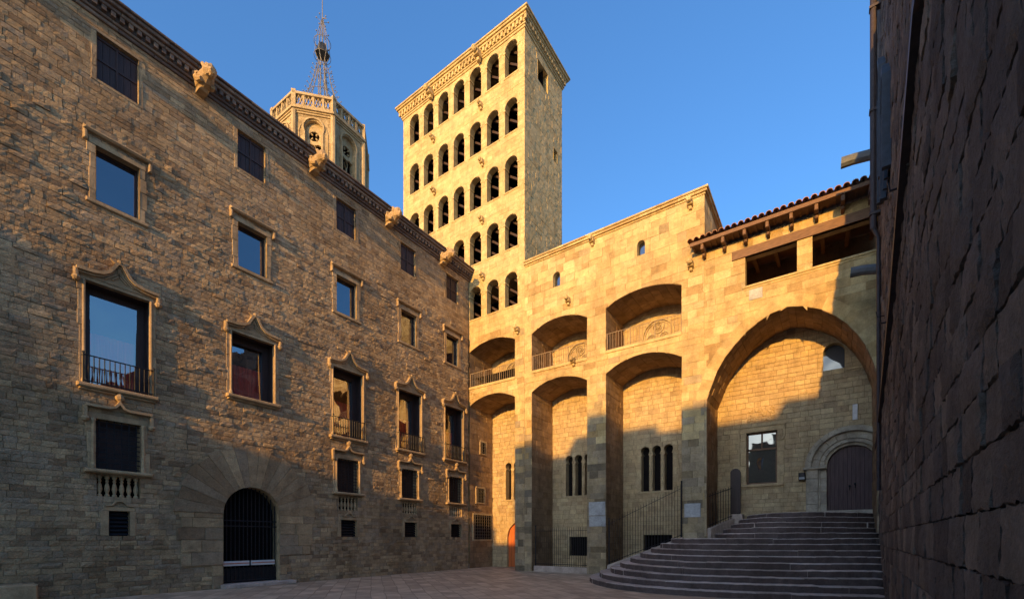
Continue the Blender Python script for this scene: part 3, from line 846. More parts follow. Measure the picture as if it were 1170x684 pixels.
for (a, b_, c, d, e) in up_w:
    o_ = [(a, c)] + arch_pts(a, b_, d, e, 8) + [(b_, c)]
    f = MB(); reveal(f, T_front, o_ + [o_[0]], .01, -.25, .5); fo = f.build('slit_window', 'hall_stone', hall)
    s = MB(); fill(s, T_front, o_, -.2); s.build('pane', 'sky_pane_glass', fo)
# parapet cornice and spouts
c_ = MB(); rc = random.Random(9)
for (z0, z1, n1) in ((15.05, 15.12, .05), (15.12, 15.22, .12), (15.22, 15.30, .17)):
    u = -12.46
    while u < -4.05 + n1:
        L = rc.uniform(.6, 1.1); e = min(u + L - .006, -4.05 + n1); bev_box(c_, T_front, u, e, z0, z1, -.3, n1, .012, rc.random()); u += L
    y = FY + .3
    while y < 22.7: L = rc.uniform(.6, 1.1); bev_box(c_, T_flank, y, min(y + L - .006, 22.7), z0, z1, -.3, n1, .012, rc.random()); y += L
c_.build('cornice', 'hall_stone', hall)
def corbel(T, u, v, par, mat='hall_stone', s=1.):
    m_ = MB(); bev_box(m_, T, u - .10 * s, u + .10 * s, v - .04 * s, v + .16 * s, 0, .26 * s, .03); 
    ball(m_, T(u, v + .10 * s, .32 * s), .11 * s, 8, rnd=random.Random(int(u * 10)), j=.15); bev_box(m_, T, u - .06 * s, u + .06 * s, v - .16 * s, v - .04 * s, 0, .14 * s, .03)
    m_.build('spout', mat, par)
for (u, v) in ((-4.56, 14.8), (-4.53, 12.35), (-8.78, 14.9), (-9.72, 9.72), (-12.85, 12.0), (-9.99, 12.6)): corbel(T_front, u, v, hall)
# pale cement repairs on two buttress feet
s = MB(); bev_box(s, T_front, -8.96, -8.16, 2.15, 2.62, 0, .030, .01, .3); bev_box(s, T_front, -8.97, -8.18, 2.64, 3.25, 0, .034, .01, .6); s.build('cement_patch', 'patch_render', hall)
s = MB(); bev_box(s, T_front, -4.80, -4.18, 2.45, 3.0, 0, .032, .01, .9); s.build('cement_patch', 'patch_render', hall)

# ------------------------------------------------------------------ watchtower
tower = thing('watchtower', 'tall rectangular sunlit stone tower with five tiers of round-arched windows', 'tower', (-16.9, FY, 0))
TU = [-13.28 - 1.175 * k for k in range(7)]
th = []; tw = []
for rI in range(5):
    v0 = 25.13 - 2.935 * rI
    for u in TU:
        h_ = arch_hole(u - .40, u + .40, v0, v0 + 1.32, v0 + 1.72, 12); th.append(h_); tw.append((u, v0, h_))
w = MB()
masonry(w, T_front, -21.3, -12.47, 12.4, 27.0, th, ch=(.20, .28), cw=(.28, .6), prot=(.001, .007), gap=.006, seed=26)
def T_ts(u, v, n): return (-12.47 + n, u, v)
def T_tl(u, v, n): return (-21.3 - n, u, v)
sh = [rect_hole(20.11, 21.16, 25.45, 26.5), rect_hole(21.75, 22.2, 22.4, 23.05)]
masonry(w, T_ts, FY, 22.74, 12.0, 27.0, sh, ch=(.26, .36), cw=(.3, .7), prot=(.002, .020), gap=.010, seed=27, cell=.13, rough=.004)
masonry(w, T_tl, FY, 22.74, 12.0, 27.0, (), ch=(.26, .36), cw=(.3, .7), prot=(.001, .012), seed=28)
w.quad((-21.3, 22.74, 0), (-12.47, 22.74, 0), (-12.47, 22.74, 27.6), (-21.3, 22.74, 27.6), .5)
w.quad((-21.3, FY + .02, 27.4), (-12.47, FY + .02, 27.4), (-12.47, 22.74, 27.4), (-21.3, 22.74, 27.4), .5)
w.build('wall', 'tower_stone', tower)
v_ = MB(); panel(v_, T_front, -21.2, -12.55, 12.2, 27.0, -1.9); 
for hq in sh: panel(v_, T_ts, hq.u0, hq.u1, hq.v0, hq.v1, -.5)
panel(v_, T_ts, FY + .5, 22.6, 12.2, 27, -.55); panel(v_, T_tl, FY + .5, 22.6, 12.2, 27, -.5)
for rI in range(6): sill_quad(v_, T_front, -21.2, -12.5, 25.1 - 2.935 * rI, -.5, -1.9)
v_.build('dark_interior', 'void', tower)
f = MB()
for hq in sh: reveal(f, T_ts, [(hq.u0, hq.v0), (hq.u0, hq.v1), (hq.u1, hq.v1), (hq.u1, hq.v0), (hq.u0, hq.v0)], .02, -.5, .3)
f.build('side_opening', 'tower_stone', tower)
for (u, v0, h_) in tw:
    if u < -17 and v0 < 15: continue
    f = MB(); vault(f, T_front, h_.o, .34, step=.24, dl=.6, seed=int(u * 7 + v0), prot=.006); sill_quad(f, T_front, u - .4, u + .4, v0 + .004, .03, -.34, .6)
    bev_box(f, T_front, u - .47, u + .47, v0 - .07, v0 + .003, -.02, .035, .015, .6)
    for s in (-1, 1):
        e = sorted((u + s * .36, u + s * .50)); bev_box(f, T_front, e[0], e[1], v0 + 1.24, v0 + 1.33, -.32, .03, .012, .7)
    # arch ring
    o_ = arch_pts(u - .40, u + .40, v0 + 1.33, v0 + 1.72, 9); oo = arch_pts(u - .56, u + .56, v0 + 1.33, v0 + 1.90, 9)
    for j in range(9): f.poly([T_front(*p, .016) for p in (o_[j], o_[j + 1], oo[j + 1], oo[j])], random.Random(j + int(u * 9)).random())
    fo = f.build('arched_window', 'tower_stone', tower)
    s = MB(); sg = 1
    for off in (0, .62, 1.24):
        a0 = T_front(u - .42, v0 + off - .15, -.75); ribbon(s, T_front, [(u - .6, v0 + off + .72), (u + .5, v0 + off - .1)], .10, -.62, -.46)
    s.build('stair_flight', 'shutter_wood', fo)
c_ = MB(); rc = random.Random(19)
for (z0, z1, n1) in ((27.0, 27.10, .06), (27.10, 27.18, .11), (27.42, 27.52, .22), (27.52, 27.62, .30), (27.62, 27.70, .36)):
    u = -21.3 - n1
    while u < -12.47 + n1: L = rc.uniform(.6, 1.1); bev_box(c_, T_front, u, min(u + L - .006, -12.47 + n1), z0, z1, -.3, n1, .015, rc.random()); u += L
    y = FY + .3
    while y < 22.74 + n1: L = rc.uniform(.6, 1.1); bev_box(c_, T_ts, y, min(y + L - .006, 22.74 + n1), z0, z1, -.3, n1, .015, rc.random()); bev_box(c_, T_tl, y, min(y + L - .006, 22.74 + n1), z0, z1, -.3, n1, .015, rc.random()); y += L
box(c_, T_front, -21.4, -12.37, 27.2, 27.42, -.3, .12, .3); box(c_, T_ts, FY, 22.8, 27.2, 27.42, -.3, .12, .3)
u = -21.5
while u < -12.3: box(c_, T_front, u, u + .13, 27.21, 27.42, .1, .19, rc.random()); u += .24
y = FY
while y < 22.8: box(c_, T_ts, y, y + .13, 27.21, 27.42, .1, .19, rc.random()); y += .24
c_.build('cornice', 'tower_stone', tower)
for (u, v) in ((-15.2, 24.5), (-18.7, 24.5), (-15.11, 21.45), (-18.63, 21.45), (-15.11, 18.4), (-15.05, 15.4)): corbel(T_front, u, v, tower, 'tower_stone')
for (u, v) in ((-15.26, 27.05), (-18.8, 27.05)): corbel(lambda a, b_, n: T_front(a, b_, n + .1), u, v, tower, 'tower_stone', 1.45)

# ------------------------------------------------------------------ stair-head building with the great arch
chap = thing('arched_house', 'stone building at the stair head with one huge arch, timber loggia and tiled eaves', 'building', (-1.3, FY, 0))
AO = [(-3.97, 0), (-3.97, 7.03), (-3.58, 8.05), (-3.30, 8.52), (-2.95, 8.93), (-2.6, 9.27), (-2.22, 9.54), (-1.8, 9.74), (-1.28, 9.85), (-.8, 9.74), (-.25, 9.46), (.15, 9.13), (.5, 8.72), (.75, 8.34), (.95, 7.94), (1.10, 7.5), (1.24, 6.95), (1.24, 0)]
archh = Hole(AO)
ch_h = [archh, rect_hole(-2.61, -.97, 10.99, 12.08), rect_hole(-.52, 1.5, 10.99, 12.08)]
w = MB(); wv = MB()
masonry(w, T_front, -4.05, 1.6, 0, 12.78, ch_h, ch=(.24, .34), cw=(.3, .7), prot=(.001, .012), gap=.007, seed=33, alt=grime_shade)
vault(wv, T_front, AO, BY - FY, step=.30, dl=.5, seed=60, prot=.025)
# voussoirs of the great arch
ctr = (-1.36, 6.9)
for j, (p, q) in enumerate(zip(resample(AO[1:-1], .34), resample(AO[1:-1], .34)[1:])):
    def out(p, d=.42): L = math.hypot(p[0] - ctr[0], p[1] - ctr[1]); return (p[0] + (p[0] - ctr[0]) / L * d, p[1] + (p[1] - ctr[1]) / L * d)
    tn = random.Random(j).random()
    w.poly([T_front(*x, .018) for x in (p, q, out(q), out(p))], tn)
w.quad((-4.05, 22.7, 0), (2, 22.7, 0), (2, 22.7, 12.8), (-4.05, 22.7, 12.8))
w.build('wall', 'hall_stone', chap)
wv.build('vault', 'soffit_stone', chap)
# back wall under the arch
DC, DS, DR = .64, 4.30, .76
bw = [rect_hole(-2.85, -1.75, 3.83, 5.94), arch_hole(DC - DR, DC + DR, 0, DS, DS + DR), arch_hole(-.24, .43, 7.95, 8.60, 8.95, 10), rect_hole(.67, .80, 5.98, 6.53)]
w = MB()
masonry(w, T_back, -4.1, 1.6, 0, 10.2, bw, ch=(.15, .24), cw=(.2, .5), prot=(.001, .018), gap=.016, seed=35)
ribbon(w, T_back, [(.45, 7.86), (1.6, 7.92)], .07, 0, .06)
w.build('recess_wall', 'recess_stone', chap)
v_ = MB(); panel(v_, T_back, -4.0, 1.6, 0, 10, -.5); v_.build('dark_interior', 'void', chap)
# tall moulded window
q = (-2.85, -1.75, 3.83, 5.94)
f = MB(); surround(f, T_back, *q, .2, .035, 91)
reveal(f, T_back, [(q[0], q[2]), (q[0], q[3]), (q[1], q[3]), (q[1], q[2])], .03, -.25, .5)
ribbon(f, T_back, [(q[0] - .26, 4.3), (q[0] - .26, 6.17), (q[1] + .26, 6.17), (q[1] + .26, 5.7), (q[1] + .18, 5.55)], .06, 0, .08, .7)
bev_box(f, T_back, q[0] - .25, q[1] + .25, 3.70, 3.82, 0, .10, .03)
fo = f.build('window', 'recess_stone', chap)
s = MB()
for e in ((q[0], q[0] + .06, q[2], q[3]), (q[1] - .06, q[1], q[2], q[3]), (q[0], q[1], 5.21, 5.29), (q[0], q[1], q[3] - .06, q[3]), (q[0], q[1], q[2], q[2] + .06), (-2.33, -2.27, 5.29, 5.9)): box(s, T_back, *e, -.22, -.14)
s.build('sash', 'loggia_wood', fo)
s = MB(); panel(s, T_back, q[0], q[1], q[2], q[3], -.18); s.build('pane', 'dim_glass', fo)
# worn relief above it
f = MB(); rr_ = random.Random(4)
for k in range(46):
    u, v = rr_.uniform(-2.75, -1.9), rr_.uniform(6.34, 6.86)
    ball(f, T_back(u, v, .015), rr_.uniform(.03, .09), 6, sc=(1, .6, 1), rnd=rr_, j=.2)
f.build('carved_relief', 'recess_stone', chap)
# great door
f = MB(); rr_ = random.Random(8)
for (r0, r1, n1, nst) in ((DR, DR + .10, .02, 13), (DR + .10, DR + .22, .12, 13), (DR + .25, DR + .50, .09, 11), (DR + .50, DR + .60, .22, 19), (DR + .60, DR + .70, .12, 15)):
    for k in range(nst):
        t0, t1 = PI * k / nst + .004, PI * (k + 1) / nst - .004; tn = rr_.random()
        aa = [t0 + (t1 - t0) * j / 3 for j in range(4)]
        lp = [(DC + r0 * math.cos(t), DS + r0 * math.sin(t)) for t in aa] + [(DC + r1 * math.cos(t), DS + r1 * math.sin(t)) for t in aa[::-1]]
        f.poly([T_back(*p, n1) for p in lp], tn)
        for p, p2 in zip(lp, lp[1:] + lp[:1]): f.quad(T_back(*p, n1), T_back(*p2, n1), T_back(*p2, -.02), T_back(*p, -.02), tn)
for s in (-1, 1):
    z = 2.52
    while z < DS - .05:
        h = min(rr_.uniform(.35, .55), DS - z)
        if DS - z - h < .2: h = DS - z
        for (p, q2, n1) in ((DR, DR + .22, .03), (DR + .27, DR + .66, .12)):
            e = sorted((DC + s * p, DC + s * q2)); bev_box(f, T_back, e[0], e[1], z + .004, z + h - .004, -.02, n1, .015, rr_.random())
        z += h
    e = sorted((DC + s * (DR + .0), DC + s * (DR + .76))); bev_box(f, T_back, e[0], e[1], DS - .07, DS + .03, -.02, .22, .03, .6)
    chain(f, [T_back(DC + s * (DR + .23), 2.52, .06), T_back(DC + s * (DR + .23), DS - .05, .06)], [.03, .03], 8)
reveal(f, T_back, bw[1].o, .03, -.2, .5)
bev_box(f, T_back, DC - DR - .02, DC + DR, 2.52, 2.66, -.3, .12, .02)
fo = f.build('arched_door', 'door_stone', chap)
s = MB(); npl = 12
for k in range(npl):
    a = DC - DR + 2 * DR * k / npl; b_ = a + 2 * DR / npl - .008; tp = lambda u: DS + math.sqrt(max(0, DR ** 2 - (u - DC) ** 2))
    lp = [(a, 2.66), (b_, 2.66), (b_, tp(b_)), ((a + b_) / 2, tp((a + b_) / 2)), (a, tp(a))]
    s.poly([T_back(*p, -.10 + .006 * (k % 2)) for p in lp])
lf = s.build('door_leaf', 'door_plank', fo)
s = MB(); panel(s, T_back, DC - DR, DC + DR, 2.6, 5.1, -.14); s.build('door_backing', 'void', fo)
s = MB()
for (u, v) in ((DC - .07, 3.55), (DC + .1, 3.62)): ball(s, T_back(u, v, -.06), .04, 8); chain(s, [T_back(u, v - .03, -.05), T_back(u, v - .16, -.05)], [.015, .015], 6)
s.build('door_knocker', 'iron', fo)
# high arched window and slit
f = MB(); reveal(f, T_back, bw[2].o + [bw[2].o[0]], .02, -.3, .6); fo = f.build('arched_window', 'hall_stone', chap)
s = MB(); fill(s, T_back, bw[2].o, -.26); s.build('pane', 'leaded_glass', fo)
s = MB(); bev_box(s, T_back, .66, .81, 5.97, 6.54, -.02, .03, .01); s.build('white_slab', 'white_paint', chap)
# loggia: sill, pillar lining, lintel beam, joists, interior
f = MB(); bev_box(f, T_front, -2.70, 1.4, 10.90, 10.985, -.3, .07, .025); bev_box(f, T_front, -2.66, 1.4, 10.83, 10.90, -.02, .035, .02); f.build('loggia_sill', 'hall_stone', chap)
f = MB()
for hq in ch_h[1:]: reveal(f, T_front, [(hq.u0, 10.99), (hq.u0, 12.08), (hq.u1, 12.08), (hq.u1, 10.99)], 0, -.35, .5)
f.build('loggia_pillar', 'hall_stone', chap)
f = MB(); box(f, T_front, -3.06, 1.5, 12.08, 12.40, -.1, .06); f.build('lintel_beam', 'loggia_wood', chap)
f = MB(); panel(f, T_front, -2.95, 1.6, 10.6, 12.75, -2.2); sill_quad(f, T_front, -2.9, 1.6, 10.8, -.2, -2.2); f.quad(T_front(-2.95, 10.6, -.3), T_front(-2.95, 12.6, -.3), T_front(-2.95, 12.6, -2.2), T_front(-2.95, 10.6, -2.2))
f.build('loggia_back', 'soffit_stone', chap)
f = MB(); f.quad(T_front(-2.95, 12.50, -.02), T_front(1.6, 12.50, -.02), T_front(1.6, 12.76, -2.25), T_front(-2.95, 12.76, -2.25))
f.build('loggia_ceiling', 'loggia_wood', chap)
for k in range(6):
    u = -2.4 + .72 * k; f = MB()
    pts = [(0, 12.30), (2.2, 12.62)]
    for d0 in (0,):
        A = [T_front(u + s * .06, 12.20 + dz, -.36) for s, dz in ((-1, 0), (1, 0), (1, .16), (-1, .16))]; Bq = [T_front(u + s * .06, 12.42 + dz, -2.1) for s, dz in ((-1, 0), (1, 0), (1, .16), (-1, .16))]
        for i in range(4): f.quad(A[i], A[(i + 1) % 4], Bq[(i + 1) % 4], Bq[i])
        f.quad(*A)
    f.build('joist', 'loggia_wood', chap)
# eaves
for k in range(8):
    u = -4.02 + .725 * k; f = MB()
    bev_box(f, T_front, u - .055, u + .055, 12.62, 12.90, .0, .56, .02); bev_box(f, T_front, u - .05, u + .05, 12.50, 12.62, .0, .30, .03)
    f.build('rafter', 'loggia_wood', chap)
f = MB(); box(f, T_front, -4.45, 1.42, 12.82, 12.95, .50, .60); box(f, T_front, -4.4, 1.42, 12.90, 12.93, -.1, .50)
for k in range(30): box(f, T_front, -4.4 + .195 * k, -4.34 + .195 * k, 12.86, 12.90, .0, .50)
f.build('eave_board', 'loggia_wood', chap)
f = MB(); rt = random.Random(3); sl = .24
for k in range(27):
    u = -4.42 + .22 * k
    nseg = 9
    for j in range(nseg):
        n0 = .70 - .45 * j; z0 = 12.99 + sl * (.70 - n0) ; n1 = n0 - .52; z1 = 12.99 + sl * (.70 - n1) - .015
        jit = rt.uniform(-.012, .012); tn = rt.random()
        for s in range(6):
            t0, t1 = PI * s / 6, PI * (s + 1) / 6
            P = lambda t, n, z, r: T_front(u + jit + r * math.cos(t), z + r * math.sin(t), n)
            f.quad(P(t0, n0, z0, .098), P(t1, n0, z0, .098), P(t1, n1, z1, .085), P(t0, n1, z1, .085), tn)
            f.quad(P(t0, n0, z0, .098), P(t1, n0, z0, .098), P(t1, n0, z0, .078), P(t0, n0, z0, .078), tn)
        # channel tile
        for s in range(4):
            t0, t1 = PI + PI * s / 4, PI + PI * (s + 1) / 4
            P = lambda t, n, z, r: T_front(u + .11 + r * math.cos(t), z + .06 + r * .6 * math.sin(t), n)
            f.quad(P(t0, n0 - .04, z0, .095), P(t1, n0 - .04, z0, .095), P(t1, n1 - .04, z1, .095), P(t0, n1 - .04, z1, .095), tn)
f.build('roof_tiles', 'roof_tile', chap)
s = MB(); box(s, T_front, -2.48, -2.04, 10.42, 10.80, 0, .03, .95); s.build('pale_block', 'patch_render', chap)
f = MB(); bev_box(f, lambda u, v, n: (-3.4 + n, u, v), 22.2, 22.9, 13, 15.0, -.6, 0, .03); f.build('chimney', 'hall_stone', chap)

wl_ = MB(); bev_box(wl_, T_back, -1.02, -.80, 3.86, 4.14, .05, .22, .03); box(wl_, T_back, -.95, -.87, 3.95, 4.05, 0, .05); wo = thing('wall_lamp', 'small dark box lamp fixed to the rough wall between tall window and great door', 'lamp', (-.91, BY, 3.86))
wl_.build('housing', 'iron', wo)
s = MB(); wl_2 = panel(s, T_back, -1.0, -.82, 3.88, 3.97, .224); s.build('lens', 'patch_render', wo)

# ------------------------------------------------------------------ chapel wall close on the right
nave = thing('chapel_wall', 'dark rough stone chapel wall rising close by on the right edge', 'wall', (XR(9), 9, 0))
def rtop(y): return 1.95 + .942 * max(y, 0)  # unseen raked top, shaped for the shadow this wall throws on the facade
w = MB()
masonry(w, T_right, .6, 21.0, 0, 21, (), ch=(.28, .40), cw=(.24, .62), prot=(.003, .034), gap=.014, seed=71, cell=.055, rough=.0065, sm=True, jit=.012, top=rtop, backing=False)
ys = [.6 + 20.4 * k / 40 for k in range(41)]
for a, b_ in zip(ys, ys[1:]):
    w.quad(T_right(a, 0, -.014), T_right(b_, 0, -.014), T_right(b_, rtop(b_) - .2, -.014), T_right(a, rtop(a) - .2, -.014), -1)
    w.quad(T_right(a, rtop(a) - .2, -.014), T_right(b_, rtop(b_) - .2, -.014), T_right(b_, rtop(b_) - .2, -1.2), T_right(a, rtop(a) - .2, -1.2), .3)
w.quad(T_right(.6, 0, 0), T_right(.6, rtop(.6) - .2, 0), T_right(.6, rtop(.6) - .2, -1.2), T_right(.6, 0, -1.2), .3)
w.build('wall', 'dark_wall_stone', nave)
s = MB()
dr = [(2.0, 8.0), (5.6, 7.16), (6.2, 7.06), (7.9, 6.68), (10.7, 5.94), (15.6, 5.22), (20.5, 4.55)]
dr = [(y, min(z, rtop(y) - .3)) for y, z in dr]
ribbon(s, T_right, dr[1:], .17, 0, .10); s.build('drip_course', 'pipe_metal', nave)
s = MB(); chain(s, [(XR(17) - .20, 16.9, 10.6), (XR(17) - .20, 16.9, 20)], [.085, .085], 10); chain(s, [(XR(17) - .20, 16.9, 10.65), (XR(17) - .08, 16.9, 10.3), (XR(17) - .08, 16.9, 3.0)], [.07, .055, .05], 8)
for z in (11, 14, 17): box(s, lambda u, v, n: (u, v, n), XR(17) - .3, XR(17), 16.8, 17.0, z, z + .07)
s.build('drainpipe', 'pipe_metal', nave)
for (y, z, x1, r0) in ((17.0, 12.95, .26, .15), (17.4, 9.75, .50, .14)):
    s = MB(); chain(s, [(XR(y), y, z - .12), (x1 + .3, y, z - .02), (x1, y, z)], [r0, r0, r0 * 1.05], 10); s.build('stone_spout', 'lead', nave)
s = MB()
for (y, z0, z1) in ((12.6, 9.2, 11.6), (14.8, 10.4, 13.6)):
    ribbon(s, T_right, [(y - .55, z0), (y - .55, z1 - .5), (y - .3, z1 - .15), (y, z1), (y + .3, z1 - .15), (y + .55, z1 - .5), (y + .55, z0)], .13, 0, .16)
    for k in (-.18, .18): ribbon(s, T_right, [(y + k, z0), (y + k, z1 - .3)], .07, .02, .12)
    panel(s, T_right, y - .5, y + .5, z0, z1 - .4, .055)
s.build('blind_window', 'slate', nave)
s = MB()
for (y, z) in ((9.0, 6.9), (12.5, 6.2), (15.0, 7.3), (6.0, 7.4)): chain(s, [T_right(y, z, 0), T_right(y, z, .16), T_right(y, z + .14, .18)], [.018, .018, .014], 6)
s.build('wall_hook', 'iron', nave)

# ------------------------------------------------------------------ curved staircase
stair = thing('stone_staircase', 'broad curved flight of worn stone steps rising to the great arched door', 'staircase', (-3, 16, 0))
RIS = .18
def step_line(k):
    xl = -8.1 + .365 * (k - 1); yf = 13.25 + .365 * (k - 1); yr = 14.5 + .485 * (k - 1)
    yc = 18.78 if k <= 9 else 20.93
    xf = -3.6 + .12 * (k - 1)
    if k > 9: xl = -3.9 + .28 * (k - 10); yf = 16.55 + .40 * (k - 10); xf = -1.6 + .2 * (k - 10)
    pts = []
    for i in range(15):
        t = PI / 2 * i / 14; pts.append((xf - (xf - xl) * math.cos(t) ** .95, yc - (yc - yf) * math.sin(t) ** .95))
    xe = XR(yr) + .02
    for i in range(1, 13):
        s = i / 12; x = xf + (xe - xf) * s; pts.append((x, yf + (yr - yf) * s ** 1.5))
    return pts
rs = random.Random(15)
for k in range(1, 15):
    pts = resample(step_line(k), .16); m_ = MB(); z1 = RIS * k; z0 = z1 - RIS - .02
    # cumulative walk, cut into blocks
    i = 0
    while i < len(pts) - 1:
        nb = rs.randint(5, 10); j = min(i + nb, len(pts) - 1)
        if len(pts) - 1 - j < 3: j = len(pts) - 1
        seg = pts[i:j + 1]; dz = rs.uniform(-.012, .008); dn = rs.uniform(-.018, .018); tone = rs.random()
        fr, bk = [], []
        for q in range(i, j + 1):
            a = pts[max(q - 1, 0)]; c = pts[min(q + 1, len(pts) - 1)]
            tx, ty = c[0] - a[0], c[1] - a[1]; L = math.hypot(tx, ty) or 1; nx, ny = -ty / L, tx / L   # inward
            sh_ = .004 if q in (i, j) else 0
            wv_ = rs.uniform(-.009, .009) + (.03 if rs.random() < .04 else 0)
            px, py = pts[q][0] + nx * (dn + wv_), pts[q][1] + ny * (dn + wv_)
            dep = 1.0 if k < 14 else 1.0
            fr.append((px, py, nx, ny, rs.uniform(-.012, .002))); bk.append((pts[q][0] + nx * dep, pts[q][1] + ny * dep))
        for q in range(len(fr) - 1):
            (x, y, nx, ny, e), (x2, y2, nx2, ny2, e2) = fr[q], fr[q + 1]
            za, zb = z1 + dz + e, z1 + dz + e2; bv = .022
            m_.quad((x, y, z0), (x2, y2, z0), (x2, y2, zb - bv), (x, y, za - bv), -1)  # risers take the dark mortar tone: their shade painted into the colour
            m_.quad((x, y, za - bv), (x2, y2, zb - bv), (x2 + nx2 * bv, y2 + ny2 * bv, zb), (x + nx * bv, y + ny * bv, za), tone)
            m_.quad((x + nx * bv, y + ny * bv, za), (x2 + nx2 * bv, y2 + ny2 * bv, zb), (*bk[q + 1], zb), (*bk[q], za), tone)
        for q, b2 in ((fr[0], bk[0]), (fr[-1], bk[-1])):
            m_.quad((q[0], q[1], z0), (q[0], q[1], z1 + dz - .01), (*b2, z1 + dz - .01), (*b2, z0), tone)
        i = j
    if k == 14: m_.poly([(x, y + .3, RIS * 14 - .012) for x, y in step_line(14)] + [(1.6, 20.95, RIS * 14 - .012), (-2.2, 20.95, RIS * 14 - .012)], .5)
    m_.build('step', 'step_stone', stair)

# ------------------------------------------------------------------ railings
def rail_fence(name, label, u0, u1, c0, c1, t0, t1, y, nb):
    t = thing(name, label, 'fence', ((u0 + u1) / 2, y, 0))
    T = lambda u, v, n: (u, y - n, v)
    s = MB(); L = lambda a, b_, k: a + (b_ - a) * k
    # sloping kerb
    q = [T(u0, 0, -.12), T(u1, 0, -.12), T(u1, c1, -.12), T(u0, c0, -.12)]; p = [T(u0, 0, .12), T(u1, 0, .12), T(u1, c1, .12), T(u0, c0, .12)]
    s.quad(*p); s.quad(*q)
    for i in range(4): s.quad(p[i], p[(i + 1) % 4], q[(i + 1) % 4], q[i])
    s.build('kerb', 'step_stone', t)
    s = MB()
    for dz0, dz1 in ((.10, .10),): chain(s, [T(u0, c0 + dz0, 0), T(u1, c1 + dz1, 0)], [.016, .016], 6)
    chain(s, [T(u0, t0 - .12, 0), T(u1, t1 - .12, 0)], [.010, .010], 6)
    for i in range(nb):
        k = (i + .5) / nb; u = L(u0, u1, k); chain(s, [T(u, L(c0, c1, k), 0), T(u, L(t0, t1, k) - .03, 0), T(u, L(t0, t1, k) + .06, 0)], [.0095, .0095, .003], 6)
    s.build('bars', 'iron', t)
    for u, c, tt in ((u0 + .03, c0, t0), (u1 - .03, c1, t1)):
        s = MB(); chain(s, [T(u, 0, 0), T(u, tt + .1, 0)], [.028, .028], 8); ball(s, T(u, tt + .13, 0), .04, 8); s.build('post', 'iron', t)
    return t
rail_fence('iron_fence', 'level iron bar fence on a low kerb closing the recess behind the paving', -11.97, -9.08, .28, .28, 2.1, 2.1, FY - .02 + .2, 25)
rail_fence('iron_fence', 'tall iron bar fence on a sloping kerb that climbs beside the curved steps', -8.0, -4.86, .45, 1.66, 2.35, 3.75, FY - .1, 27)

gate = thing('stair_gate', 'iron gate and dark door leaf in the shadowed corner left of the stair head', 'gate', (-3.6, 20, 2))
s = MB(); y0_ = FY + .05
P = [(-3.90, y0_, 2.0), (-3.30, 20.4, 2.42)]
a = Vector(P[0]); b_ = Vector(P[1]); d = (b_ - a); nrm = Vector((d.y, -d.x, 0)).normalized() * .1
for sgn in (1,):
    q = [a + nrm, b_ + nrm, b_ - nrm, a - nrm]
    s.quad(*[tuple(x) for x in q]); lo_ = [Vector((x.x, x.y, 1.2)) for x in q]
    for i in range(4): s.quad(tuple(q[i]), tuple(q[(i + 1) % 4]), tuple(lo_[(i + 1) % 4]), tuple(lo_[i]))
s.build('kerb', 'step_stone', gate)
s = MB(); bev_box(s, lambda u, v, n: (u, 20.62 - n, v), -3.46, -2.92, 1.9, 2.60, -.3, .22, .02); s.build('pedestal', 'step_stone', gate)
s = MB()
for k in range(9):
    p = a + d * ((k + .5) / 9); chain(s, [tuple(p), (p.x, p.y, p.z + 1.35)], [.013, .013], 6)
for h in (.12, 1.25): chain(s, [(a.x, a.y, a.z + h), (b_.x, b_.y, b_.z + h)], [.015, .015], 6)
s.build('bars', 'iron', gate)
s = MB(); T9 = lambda u, v, n: (u, 20.75 - n, v)
o9 = [(-3.42, 2.6)] + arch_pts(-3.42, -3.04, 4.25, 4.50, 8) + [(-3.04, 2.6)]
fill(s, T9, o9, .02); reveal(s, T9, o9, .02, -.06); s.build('door_leaf', 'dark_wood', gate)
s = MB()
for k in range(4): box(s, T9, -3.40 + .088 * k, -3.33 + .088 * k, 2.66, 4.2, .02, .034)
s.build('door_board', 'dark_wood', gate)

